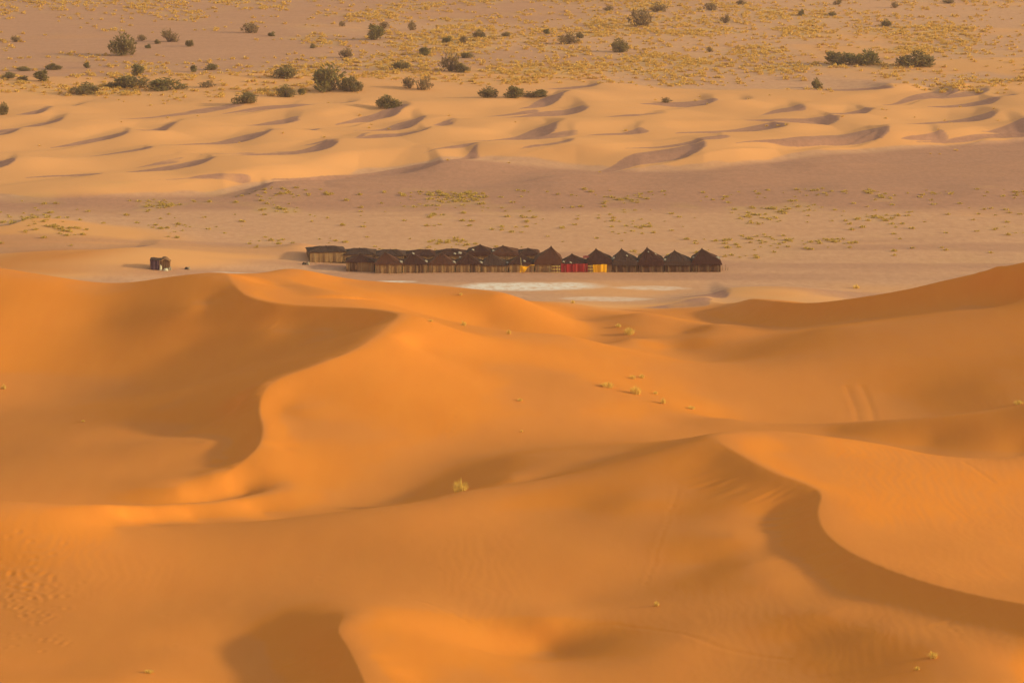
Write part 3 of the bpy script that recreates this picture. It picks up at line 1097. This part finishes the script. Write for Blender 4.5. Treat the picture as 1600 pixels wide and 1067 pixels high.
for k, (u0, u1, vb, up, vp, ve, dp, lab, tl, rg, wm, rm, pa, dr) in enumerate(BACK):
    tb = tent(u0, u1, vb, up, vp, ve, dp, lab, tl, rg, wm, rm, pa, dr, seed=40 + k, group="tents in the back row of the camp")
    if k == 0:
        tb.rotation_euler.z = .15

RED = cloth_mat("red_textile", (.30, .018, .028), (.40, .03, .035), (.22, .012, .02), 4.0, 0, .7)
REDPALE = cloth_mat("faded_red_textile", (.40, .07, .06), (.48, .10, .08))
YELLOW = cloth_mat("yellow_textile", (.78, .36, .008), (.85, .43, .015))
POLEW = plain_mat("pale_pole", (.55, .42, .25))


def rug_mat():
    m, nt, b = new_mat("patterned_rug")
    tc = nt.nodes.new("ShaderNodeTexCoord").outputs["Object"]
    ck = nt.nodes.new("ShaderNodeTexChecker")
    ck.inputs["Scale"].default_value = 3.4
    ck.inputs["Color1"].default_value = (.62, .42, .14, 1)
    ck.inputs["Color2"].default_value = (.16, .06, .05, 1)
    nt.links.new(mapping(nt, tc, (1, 1, 1), (0, math.radians(45), 0)), ck.inputs["Vector"])
    nt.links.new(ck.outputs[0], b.inputs["Base Color"])
    return m


RUG = rug_mat()


def hanging(name, u0, u1, vb, vt, mat, label, cat, folds=9, off=.12, skew=0.0, group=None, thick=.025):
    """a textile hung against the front of a tent"""
    xa, y0, _ = pt(u0, vb, 0.0)
    xb, _, _ = pt(u1, vb, 0.0)
    h = (vb - vt) * y0 / FPX
    z0 = H(.5 * (xa + xb), y0)
    mb = MB()
    w = xb - xa

    def fn(s, t):
        return ((s - .5) * w * (1 + skew * (t - .5)), .05 * math.sin(s * folds) + .03 * math.sin(s * folds * 2.3 + 1), h * t * (1 - .05 * math.sin(s * math.pi)) - .03 * math.sin(s * 7))
    mb.sheet(fn, 18, 5, thick, (0, 1, 0))
    o = mb.build(name, mat)
    o.location = (.5 * (xa + xb), y0 - off, z0 + .02)
    tag(o, label, cat, group)
    return o


hanging("red_textile", 876.5, 918.5, 425.4, 411.8, RED, "large red textile hung along the front of the low middle tent", "textile", 22)
hanging("yellow_textile", 927, 948, 425.4, 412.6, YELLOW, "wide yellow cloth hung on the front wall right of the red textile", "textile", 8, skew=.1)
for k, (a, b) in enumerate(((862.4, 865.6), (866.4, 870.2), (871, 875.4))):
    hanging("patterned_rug", a, b, 425.5, 415.0, RUG, ("leftmost", "middle", "rightmost")[k] + " of three narrow cream patterned rugs left of the red textile", "rug", 3, .16, 0, "patterned rugs by the red textile")
for k, (a, b) in enumerate(((918.6, 921.2), (922.0, 926.0))):
    hanging("patterned_rug", a, b, 425.5, 414.5, RUG, (("left one", "right one")[k] + " of two narrow cream patterned rugs between red and yellow cloths"), "rug", 3, .16, 0, "patterned rugs by the red textile")
# yellow cloth tied between a leaning pole and the tent front
xy, yy, _ = pt(817, 425.6, 0)
zy = H(xy, yy)
root = empty("yellow_banner", (xy, yy - .25, zy))
tag(root, "yellow cloth draped from a leaning pole at the front of the camp", "banner")
mb = MB()
mb.tube([(-.15, 0, 0), (-.30, 0, 2.05)], .03, .025)
mb.build("pole", POLEW, root)
mb = MB()


def ban(s, t):
    top = 1.02 - .75 * s * (1 - s) + .05 * s
    bot = .03 + .98 * max(0.0, min(1, (s - .32) / .38)) ** .8
    return (-.42 + 2.0 * s, -.06 + .05 * math.sin(s * 12 + t * 3), bot + (max(top, bot + .06) - bot) * t)


mb.sheet(ban, 14, 4, .025, (0, 1, 0))
mb.build("cloth", YELLOW, root)


def roof_cloth(name, u, v, z, wid, hgt, mat, label, group=None):
    x, y, _ = pt(u, v, z)
    mb = MB()
    mb.sheet(lambda s, t: ((s - .5) * wid, t * hgt * .9, .05 * math.sin(s * 7) + hgt * .55 * t + .1 * s), 8, 3, .025, (0, 0, 1))
    o = mb.build(name, mat)
    o.location = (x, y, z)
    tag(o, label, "cloth", group)


x9, y9, _ = pt(918, 412, 0)
roof_cloth("red_cloth", 919, 404, H(x9, y9 + 1) + 1.66, 1.4, .45, REDPALE, "faded red cloth lying on a tent roof above the yellow wall cloth")

# bundles at the left end and the rubbish at the right end
BUNDLE = [plain_mat("dark_sack", (.055, .04, .04)), plain_mat("grey_sack", (.22, .17, .15)), plain_mat("white_plastic", (.42, .38, .35), rough=.5)]


def lump(name, u, v, wid, hgt, mat, label, cat, seed=0, group=None):
    x, y, z = ground(u, v)
    r = random.Random(seed)
    bm = bmesh.new()
    bmesh.ops.create_icosphere(bm, subdivisions=2, radius=1)
    for q in bm.verts:
        k = 1 + .22 * math.sin(q.co.x * 4 + seed) * math.cos(q.co.y * 5 + seed) + r.uniform(-.08, .08)
        q.co = Vector((q.co.x * wid / 2 * k, q.co.y * wid / 2.4 * k, max(-.12, q.co.z) * hgt * k))
    me = bpy.data.meshes.new(name)
    bm.to_mesh(me)
    bm.free()
    me.materials.append(mat)
    o = bpy.data.objects.new(name, me)
    o.location = (x, y, z)
    COL.objects.link(o)
    tag(o, label, cat, group)
    return o


lump("sack", 475, 414.5, .55, .32, BUNDLE[0], "dark sack on the sand at the left end of the camp", "sack", 1)
lump("sack", 481, 415, .5, .42, BUNDLE[1], "grey sack against the leftmost back row tent", "sack", 2)
lump("sack", 478, 413.5, .35, .2, BUNDLE[0], "small dark sack behind the two at the left end of the camp", "sack", 3)
for k, (u, hh) in enumerate(((1129, .75), (1134, .9), (1137, .5))):
    x, y, z = ground(u, 423)
    mb = MB()
    mb.tube([(0, 0, -.1), (.05 * (k - 1), 0, hh)], .035, .025)
    o = mb.build("stake", POLE)
    o.location = (x, y, z)
    tag(o, ("tall left", "tallest", "short right")[k] + " wooden stake beside the rightmost tent", "stake", "stakes beside the camp")

# ------------------------------------------------------------------ the hut left of the camp
MAROON = cloth_mat("maroon_blanket", (.055, .022, .035), (.085, .032, .045), (.10, .07, .16), 5.0, 0, .7)
REED = cloth_mat("reed_mat", (.17, .085, .05), (.24, .12, .065), (.10, .05, .035), 9.0, 0, .6)
xa, ya, za = ground(235.5, 423)
mp = ya / FPX
root = empty("blanket_shelter", (xa, ya, za))
tag(root, "small square shelter hung with dark maroon blankets, alone left of the camp", "shelter")
w, d, h = 14.0 * mp, 1.3, 15.5 * mp
for (sx, yy) in ((0, 0), (1, 0), (0, 1), (1, 1)):
    mb = MB()
    mb.tube([(sx * w, yy * d, -.1), (sx * w, yy * d, h + .08)], .04, .035)
    mb.build("pole", POLE, root)
for (fn, nrm) in ((lambda s, t: (w * s, -.04 + .04 * math.sin(s * 15), h * t), (0, 1, 0)), (lambda s, t: (w * (1 - s), d + .04 + .03 * math.sin(s * 15), h * t), (0, -1, 0)),
                  (lambda s, t: (-.05 + .03 * math.sin(s * 11), d * (1 - s), h * t), (1, 0, 0)), (lambda s, t: (w + .05 + .03 * math.sin(s * 11), d * s, h * t), (-1, 0, 0))):
    mb = MB()
    mb.sheet(fn, 12, 3, .03, nrm)
    mb.build("blanket", MAROON, root)
mb = MB()
mb.sheet(lambda s, t: (-.1 + (w + .2) * s, -.12 + (d + .24) * t, h + .03 + .05 * math.sin(s * 6) + .1 * t), 8, 5, .04, (0, 0, -1))
mb.build("roof", ROOF[2], root)

xa, ya, za = ground(250.5, 423)
root = empty("reed_hut", (xa, ya + .4, za))
tag(root, "reed mat hut with a rounded top beside the maroon shelter", "hut")
w, d = 14.5 * mp, 1.4
mb = MB()
mb.sheet(lambda s, t: (w * s, .02 * math.sin(s * 30), (13.0 * mp) * t + t * .25 * math.sin(s * math.pi)), 14, 4, .05, (0, 1, 0))
mb.build("wall", REED, root)
for sx in (0, 1):
    mb = MB()
    mb.sheet(lambda s, t: (w * sx, .06 + (d - .1) * (s if sx else 1 - s), 13.0 * mp * t), 6, 3, .05, (-1 if sx else 1, 0, 0))
    mb.build("wall", REED, root)
mb = MB()
mb.sheet(lambda s, t: (-.08 + (w + .16) * s, -.1 + (d + .2) * t, 13.2 * mp + .62 * math.sin(max(.0, min(1, s * .92 + .1)) * math.pi) ** .8 * (1 - .5 * (2 * t - 1) ** 2)), 12, 8, .06, (0, 0, -1))
mb.build("roof", REED, root, True)
lump("water_can", 251.0, 412.2 + 11, .36, .75, BUNDLE[2], "white water can between the maroon shelter and the reed hut", "can", 5)
lump("sack", 259, 424, .7, .34, BUNDLE[2], "white sack on the sand in front of the reed hut", "sack", 6)
lump("sack", 265, 423.4, .6, .5, BUNDLE[1], "grey sack at the right foot of the reed hut", "sack", 7)
lump("bundle", 291.5, 421.0, .55, .34, BUNDLE[0], "dark bundle lying alone right of the reed hut", "bundle", 8)
lump("bundle", 295.0, 421.3, .45, .36, BUNDLE[1], "pale grey bundle beside the lone dark bundle", "bundle", 9)

# ------------------------------------------------------------------ plants
def leaf_mat(name, c0, c1, scale=.8, trans=.4):
    m, nt, b = new_mat(name)
    geo = nt.nodes.new("ShaderNodeNewGeometry").outputs["Position"]
    c = mixc(nt, noise(nt, geo, scale, 4, .7), c0, c1)
    nt.links.new(c, b.inputs["Base Color"])
    b.inputs["Roughness"].default_value = .8
    tr = nt.nodes.new("ShaderNodeBsdfTranslucent")
    nt.links.new(c, tr.inputs["Color"])
    mx = nt.nodes.new("ShaderNodeMixShader")
    mx.inputs[0].default_value = trans
    nt.links.new(b.outputs[0], mx.inputs[1])
    nt.links.new(tr.outputs[0], mx.inputs[2])
    nt.links.new(mx.outputs[0], nt.nodes["Material Output"].inputs["Surface"])
    return m


LEAF = [leaf_mat("tamarisk_leaf", (.18, .128, .06), (.29, .21, .10)), leaf_mat("grey_leaf", (.22, .145, .085), (.32, .21, .12)), leaf_mat("green_leaf", (.18, .138, .058), (.28, .215, .09))]
BARK = plain_mat("twig_bark", (.12, .075, .05))
GOLD = leaf_mat("dry_grass", (.58, .34, .095), (.74, .47, .16), .35)
GREENGOLD = leaf_mat("olive_grass", (.44, .29, .08), (.62, .42, .13), .5)


def bush_meshes(seed, sparse):
    """unit bush (about 1 wide, 1 high): foliage of small leaf sprays in several lobes, and bare stems"""
    r = random.Random(seed)
    lobes = []
    for k in range(11 if not sparse else 12):
        a = r.uniform(0, 6.28)
        d = .34 * math.sqrt(r.random())
        top = .80 - 1.1 * d * d * 2.4 + r.uniform(-.12, .08)
        lr = r.uniform(.13, .21)
        lobes.append((d * math.cos(a), d * math.sin(a), max(.12, (top - lr) * (1 if k % 3 else r.uniform(.2, .7))), lr))
    v, f = [], []
    cnt = 1100 if not sparse else 460
    for k in range(cnt):
        lx, ly, lz, lr = lobes[k % len(lobes)]
        while True:
            p = Vector((r.uniform(-1, 1), r.uniform(-1, 1), r.uniform(-1, 1)))
            if .25 < p.length < 1:
                break
        rr = lr * (1 + .35 * r.random())
        c = Vector((lx, ly, lz)) + Vector((p.x * rr, p.y * rr, p.z * rr * 1.15))
        if c.z < .02:
            c.z = r.uniform(.0, .12)
        d = Vector((p.x * .6 + r.uniform(-.5, .5), p.y * .6 + r.uniform(-.5, .5), .8 + r.uniform(-.6, .3))).normalized()
        s = Vector((r.uniform(-1, 1), r.uniform(-1, 1), r.uniform(-.4, .4))).cross(d).normalized()
        L = r.uniform(.04, .085) * (1.1 if sparse else 1)
        w = L * r.uniform(.25, .45)
        n = len(v)
        v += [tuple(c - d * L), tuple(c + s * w), tuple(c + d * L * 1.2), tuple(c - s * w)]
        f.append((n, n + 1, n + 2, n + 3))
    leaf = bpy.data.meshes.new("foliage")
    leaf.from_pydata(v, [], f)
    mb = MB()
    for (lx, ly, lz, lr) in lobes:
        for q in range(3):
            tip = Vector((lx + r.uniform(-.12, .12), ly + r.uniform(-.12, .12), lz + lr * r.uniform(.1, .9)))
            mid = tip * .5 + Vector((r.uniform(-.04, .04), r.uniform(-.04, .04), .02))
            mb.tube([(lx * .12, ly * .12, -.06), tuple(mid), tuple(tip)], .013, .004, 4)
    stem = bpy.data.meshes.new("stems")
    stem.from_pydata(mb.v, [], mb.f)
    return leaf, stem


BUSH = {}
for sp in (0, 1):
    for k in range(5):
        BUSH[(sp, k)] = bush_meshes(100 + 10 * sp + k, sp)
for (sp, k), (lm, sm) in BUSH.items():
    lm.materials.append(LEAF[1] if sp else LEAF[k % 2 * 2])
    sm.materials.append(BARK)

# photo position of the base, size in px, sparse?, label
BUSHES = [
    (190, 87, 44, 36, 0, "tall round dark bush with a long shadow, standing alone at upper left"),
    (212, 119, 30, 20, 0, "round olive bush just above the long hedge of bushes at left"),
    (210, 138, 60, 24, 0, "left half of the long low hedge of bushes at left"),
    (262, 141, 60, 22, 0, "right half of the long low hedge of bushes at left"),
    (176, 137, 26, 9, 0, "low flat bush at the left foot of the long hedge"),
    (131, 148, 46, 19, 0, "low wide olive bush left of the long hedge, in front of it"),
    (66, 127, 32, 19, 0, "round olive bush near the left edge, left of the low wide bush"),
    (11, 123, 26, 12, 0, ""), (37, 126, 20, 8, 0, ""), (84, 109, 28, 11, 0, ""), (38, 111, 24, 7, 0, ""), (135, 107, 14, 10, 0, ""),
    (298, 73, 17, 13, 0, ""), (231, 76, 11, 8, 0, ""), (246, 69, 11, 8, 0, ""), (263, 66, 30, 21, 1, ""), (222, 64, 16, 11, 1, ""),
    (391, 52, 29, 18, 1, ""), (425, 57, 14, 8, 0, ""), (489, 76, 10, 8, 0, ""), (24, 66, 20, 10, 1, ""), (304, 113, 15, 12, 0, ""),
    (328, 110, 24, 12, 0, ""), (324, 137, 28, 12, 1, "small brownish bush right of the long hedge at left"),
    (445, 122, 42, 23, 0, "rounded dark bush left of the biggest shaggy bush"),
    (447, 152, 32, 20, 0, "dark bush below the rounded one, left of the biggest shaggy bush"),
    (473, 148, 18, 10, 0, "small bush touching the left side of the biggest shaggy bush"),
    (380, 162, 42, 21, 0, "squat dark bush on the sand slope, lowest of those left of centre"),
    (518, 142, 62, 46, 0, "biggest shaggy olive bush on the far plain, left of centre"),
    (550, 143, 34, 26, 0, "lower right companion of the biggest shaggy bush"),
    (4, 180, 20, 20, 0, "dark bush cut by the left edge of the picture"),
    (585, 63, 38, 26, 0, "large grey olive bush near the top, left of centre"),
    (600, 45, 16, 13, 1, ""), (700, 67, 19, 11, 0, ""), (727, 68, 18, 13, 1, ""), (749, 60, 22, 13, 0, ""), (666, 87, 26, 14, 0, ""),
    (732, 91, 24, 11, 0, ""), (704, 112, 34, 34, 1, "tall ragged bush with bare twigs near the centre"), (722, 113, 28, 16, 0, "low green bush at the right foot of the tall ragged one"),
    (627, 109, 29, 15, 0, "flat topped dark bush between the shaggy and the ragged bush"), (540, 91, 26, 18, 1, ""),
    (640, 138, 26, 20, 1, "left twiggy bush of a sparse pair on the sand edge"), (664, 141, 28, 24, 1, "right twiggy bush of a sparse pair on the sand edge"),
    (607, 169, 42, 23, 0, "dark tufty bush on a small dune crest, left of centre"),
    (762, 153, 31, 18, 0, "compact dark bush on the sand just left of the long low centre bush"),
    (806, 154, 40, 20, 0, "left part of the long low bush on the sand at centre"), (835, 152, 40, 14, 0, "right part of the long low bush on the sand at centre"),
    (887, 69, 36, 21, 1, ""), (906, 60, 12, 11, 0, ""), (970, 82, 31, 22, 0, ""), (854, 54, 14, 9, 0, ""), (1000, 42, 42, 32, 1, "tall pale twiggy bush at the top edge right of centre"),
    (1030, 19, 30, 17, 1, ""), (641, 48, 17, 17, 1, ""), (790, 58, 14, 8, 0, ""), (1040, 161, 20, 10, 1, "small brown bush in the hollow of the far dunes at centre right"),
    (1308, 101, 58, 24, 0, "left half of the very wide dark bush at upper right"), (1350, 101, 56, 26, 0, "right half of the very wide dark bush at upper right"),
    (1431, 104, 62, 27, 0, "wide dark bush right of the very wide one at upper right"),
    (1277, 139, 18, 17, 0, "small dark bush alone among the far dunes at upper right"),
    (1133, 37, 16, 16, 1, ""), (1110, 17, 22, 14, 1, ""), (1252, 25, 11, 12, 0, ""), (1300, 25, 16, 7, 0, ""), (1385, 42, 18, 12, 0, ""), (1397, 13, 15, 12, 1, ""),
    (1109, 82, 11, 10, 1, ""), (1482, 6, 22, 8, 1, ""), (1158, 8, 18, 9, 1, ""), (1310, 8, 16, 9, 1, ""), (950, 18, 18, 9, 1, ""), (535, 42, 12, 10, 1, ""),
]
ORD = ["first", "second", "third", "fourth", "fifth", "sixth", "seventh", "eighth", "ninth", "tenth", "eleventh", "twelfth", "thirteenth", "fourteenth", "fifteenth",
       "sixteenth", "seventeenth", "eighteenth", "nineteenth", "twentieth", "twenty first", "twenty second", "twenty third", "twenty fourth", "twenty fifth"]


def auto_labels():
    bands = {"closest to the top edge": (-99, 50), "of the upper middle band": (50, 85), "of the lower band": (85, 130)}
    out = {}
    for nm, (a, b) in bands.items():
        lst = sorted((x for x in BUSHES if not x[5] and a <= x[1] < b), key=lambda q: q[0])
        for i, x in enumerate(lst):
            out[x[:2]] = ("pale twiggy" if x[4] else "small dark") + " bush, " + ORD[i] + " from the left among the minor bushes " + nm
    return out


AUTO = auto_labels()
for k, (u, v, wp, hp, sp, lab) in enumerate(BUSHES):
    x, y, z = ground(u, v)
    mpp = y / FPX
    lm, sm = BUSH[(sp, k % 5)]
    root = empty("desert_bush", (x, y, z), R.uniform(0, 6.28))
    root.scale = (wp * mpp * 1.12, wp * mpp * 1.0, hp * mpp * 1.12)
    tag(root, lab or AUTO[(u, v)], "bush", "bushes on the far plain")
    for nm, me in (("foliage", lm), ("stems", sm)):
        o = bpy.data.objects.new(nm, me)
        o.parent = root
        COL.objects.link(o)


def tuft_mesh(seed, blades=46, width=.035, droop=.5, spread=.3):
    """unit grass tussock: arching blades from one foot"""
    r = random.Random(seed)
    v, f = [], []
    for k in range(blades):
        a = r.uniform(0, 6.283)
        dx, dy = math.cos(a), math.sin(a)
        q = math.sqrt(r.random())
        rad = spread * q
        lean = min(1.0, .15 + .75 * q * r.uniform(.6, 1.2))
        h = r.uniform(.55, 1.0) * (1 - .45 * q)
        out = lean * r.uniform(.12, .30)
        bx, by = rad * dx + r.uniform(-.05, .05), rad * dy + r.uniform(-.05, .05)
        sx, sy = -dy * width, dx * width
        p1 = (bx + dx * out * .45, by + dy * out * .45, h * .7)
        p2 = (bx + dx * out, by + dy * out, h * (1 - droop * lean * .6))
        n = len(v)
        v += [(bx - sx, by - sy, -.03), (bx + sx, by + sy, -.03), (p1[0] + sx * .7, p1[1] + sy * .7, p1[2]), (p1[0] - sx * .7, p1[1] - sy * .7, p1[2]), p2]
        f += [(n, n + 1, n + 2, n + 3), (n + 3, n + 2, n + 4)]
    return v, f


def tuft_data(name, seed, mat, **kw):
    v, f = tuft_mesh(seed, **kw)
    me = bpy.data.meshes.new(name)
    me.from_pydata(v, [], f)
    me.materials.append(mat)
    return me


NEARGOLD = leaf_mat("golden_tussock", (.66, .42, .09), (.82, .58, .18), 1.5)
NEAR_TUFT = [tuft_data("grass_tuft", 300 + k, NEARGOLD, blades=130, width=.013, spread=.30, droop=.25) for k in range(3)]
FAR_TUFT = [tuft_data("grass_tuft", 320 + k, GOLD, blades=34, width=.06) for k in range(4)]
MID_TUFT = [tuft_data("grass_tuft", 340 + k, GREENGOLD, blades=34, width=.06) for k in range(3)]

DUNE_TUFTS = [
    (719, 768, 36, 26, "large golden grass tussock in the shaded hollow of the middle foreground"),
    (983, 524, 26, 17, "golden tussock on the dune shoulder below the salt pan"), (966, 512, 14, 8, "small tuft at the upper left of the tussock below the salt pan"),
    (993, 616, 26, 18, "biggest of the tufts along the faint ridge right of centre"), (950, 606, 34, 12, "low yellow green tuft at the left end of the ridge right of centre"),
    (1036, 631, 12, 13, "narrow upright tuft right of the biggest tuft on the ridge"), (1080, 639, 20, 7, "flat tuft at the right end of the ridge right of centre"),
    (988, 593, 16, 9, "left one of two thin tufts above the ridge right of centre"), (1003, 592, 14, 9, "right one of two thin tufts above the ridge right of centre"),
    (1024, 616, 12, 7, "faint tuft between the biggest and the upright tuft on the ridge"),
    (724, 509, 15, 11, "pale tuft on the crest line below the centre of the camp"), (795, 522, 11, 10, "small tuft on the next crest right of the pale one"),
    (673, 503, 14, 5, "tiny flat tuft on the spine of the middle dune"), (1457, 1029, 26, 15, "bright golden tussock near the lower right corner"),
    (1433, 1047, 13, 9, "small companion tuft below the bright one at lower right"), (1026, 947, 13, 11, "round tuft on the big foreground slope, right of centre"),
    (232, 1052, 24, 8, "low yellow tuft at the lower left, left of the shaded hollow"), (1591, 632, 22, 10, "yellow tuft on the crest at the right edge"),
    (6, 609, 12, 11, "tuft in the dark bowl at the left edge"), (130, 659, 10, 4, "tiny dry tuft on the floor of the left bowl"),
    (812, 627, 14, 6, "faint tuft on the lit slope at the centre"), (815, 676, 8, 5, "tiny tuft low on the lit slope at the centre"), (720, 462, 9, 6, "small tuft on the low crest before the salt pan"),
    (1338, 451, 16, 9, "lone tuft mound on the flat right of the salt pan"), (895, 474, 10, 7, "green tuft at the front edge of the salt pan"),
]
for k, (u, v, wp, hp, lab) in enumerate(DUNE_TUFTS):
    x, y, z = ground(u, v)
    mpp = y / FPX
    o = bpy.data.objects.new("grass_tussock", NEAR_TUFT[k % 3])
    o.location = (x, y, z)
    o.rotation_euler = (0, 0, R.uniform(0, 6.28))
    o.scale = (wp * mpp * 1.0, wp * mpp * 1.0, hp * mpp * 1.05)
    COL.objects.link(o)
    tag(o, lab, "grass tuft", "grass tussocks on the near dunes")


def scatter_tufts():
    """(x, y, size, kind) over the far plain (gold) and the flat between camp and small dunes (olive)"""
    r = np.random.default_rng(77)
    out = []
    # far plain
    n = 34000
    y = r.uniform(742, 1010, n)
    x = r.uniform(-1, 1, n) * (.135 * y)
    u = 800 + x / y * FPX
    v = 533.5 - (np.tan(PITCH - np.arctan(CAM_Z / y))) * FPX
    dens = far_density(x, y)
    keep = r.random(n) < dens * .8
    for a, b in zip(x[keep], y[keep]):
        out.append((a, b, r.uniform(.55, 1.35) ** 1.3, 0))
    # flat in front of the small dunes
    n = 22000
    y = r.uniform(548, 622, n)
    x = r.uniform(-1, 1, n) * (.135 * y)
    u = 800 + x / y * FPX
    v = 533.5 - (np.tan(PITCH - np.arctan(CAM_Z / y))) * FPX
    e = np.interp(x / y, _es, _ey)
    clump = sstep(.05, .65, fbm(x / 9, y / 12, 121, 3))
    dens = (.05 + .75 * clump) * (.16 + .95 * np.exp(-((v - 305) / 7) ** 2) * sstep(250, 600, u) + .35 * np.exp(-((v - 335) / 18) ** 2) + .3 * np.exp(-((v - 375) / 8) ** 2))
    dens *= (y < e - 2)
    keep = r.random(n) < dens * .7
    for a, b in zip(x[keep], y[keep]):
        out.append((a, b, r.uniform(.3, .95), 1))
    # a few on the small dunes
    n = 160
    y = r.uniform(640, 760, n)
    x = r.uniform(-1, 1, n) * (.135 * y)
    for a, b in zip(x, y):
        if vnoise(np.array([a / 12]), np.array([b / 14]), 131)[0] > .3:
            out.append((a, b, r.uniform(.4, .8), 0))
    return out


TUFTS = scatter_tufts()
tx = np.array([t[0] for t in TUFTS])
ty = np.array([t[1] for t in TUFTS])
tz = height(tx, ty)
ts = np.array([t[2] for t in TUFTS])
tk = np.array([t[3] for t in TUFTS])
order = np.argsort(-(ts / ty))
single = []
for kind, cap in ((0, 145), (1, 150)):
    single += [i for i in order if tk[i] == kind][:cap]
single = set(single)
for i in sorted(single):
    k = int(tk[i])
    me = (FAR_TUFT[i % 4] if k == 0 else MID_TUFT[i % 3])
    o = bpy.data.objects.new("grass_tuft", me)
    o.location = (tx[i], ty[i], tz[i])
    o.rotation_euler = (0, 0, R.uniform(0, 6.28))
    q = ts[i] * (1.45 if k == 0 else 1.6)
    o.scale = (q, q, q * (.46 if k == 0 else .36))
    COL.objects.link(o)
    if k == 0:
        tag(o, "dry golden grass tuft on the far plain among the bushes", "grass tuft", "golden grass tufts of the far plain")
    else:
        tag(o, "low olive grass tuft on the flat between the camp and the small dunes", "grass tuft", "olive grass tufts of the flat behind the camp")


def tuft_mass(name, idx, mat, label, flat, mul):
    base = [tuft_mesh(400 + k, blades=14, width=.11) for k in range(5)]
    V, F = [], []
    n = 0
    for c, i in enumerate(idx):
        v, f = base[c % 5]
        a = R.uniform(0, 6.28)
        ca, sa = math.cos(a), math.sin(a)
        q = ts[i] * mul
        va = np.array(v)
        V.append(np.stack([tx[i] + q * (va[:, 0] * ca - va[:, 1] * sa), ty[i] + q * (va[:, 0] * sa + va[:, 1] * ca), tz[i] + q * flat * va[:, 2]], 1))
        F += [tuple(j + n for j in t) for t in f]
        n += len(v)
    if not V:
        return
    o = mesh_ob(name, np.concatenate(V), F, mat)
    tag(o, label, "grass", None, "stuff")


tuft_mass("dry_grass", [i for i in range(len(TUFTS)) if i not in single and tk[i] == 0], GOLD, "scattered dry golden grass covering the far plain", .46, 1.45)
tuft_mass("olive_grass", [i for i in range(len(TUFTS)) if i not in single and tk[i] == 1], GREENGOLD, "scattered low olive grass on the flat behind the camp", .36, 1.6)
print("tufts", len(TUFTS), "single", len(single))


# ------------------------------------------------------------------ the dusty air
def box_mesh(name, lo, hi):
    me = bpy.data.meshes.new(name)
    x0, y0, z0 = lo
    x1, y1, z1 = hi
    v = [(x0, y0, z0), (x1, y0, z0), (x1, y1, z0), (x0, y1, z0), (x0, y0, z1), (x1, y0, z1), (x1, y1, z1), (x0, y1, z1)]
    f = [(3, 2, 1, 0), (4, 5, 6, 7), (0, 1, 5, 4), (1, 2, 6, 5), (2, 3, 7, 6), (3, 0, 4, 7)]
    me.from_pydata(v, [], f)
    return me


def add_haze(density):
    me = box_mesh("haze", (-20000, -200, -40), (20000, 20000, 130))
    m = bpy.data.materials.new("dusty_air")
    m.use_nodes = True
    nt = m.node_tree
    nt.nodes.remove(nt.nodes["Principled BSDF"])
    pv = nt.nodes.new("ShaderNodeVolumePrincipled")
    pv.inputs["Color"].default_value = (0.92, 0.68, 0.92, 1)
    pv.inputs["Density"].default_value = density
    pv.inputs["Anisotropy"].default_value = 0.2
    nt.links.new(pv.outputs[0], nt.nodes["Material Output"].inputs["Volume"])
    me.materials.append(m)
    o = bpy.data.objects.new("haze", me)
    COL.objects.link(o)
    o["kind"] = "stuff"
    o["label"] = "thin dusty air over the dunes and the plain"
    o["category"] = "haze"


add_haze(0.00012)
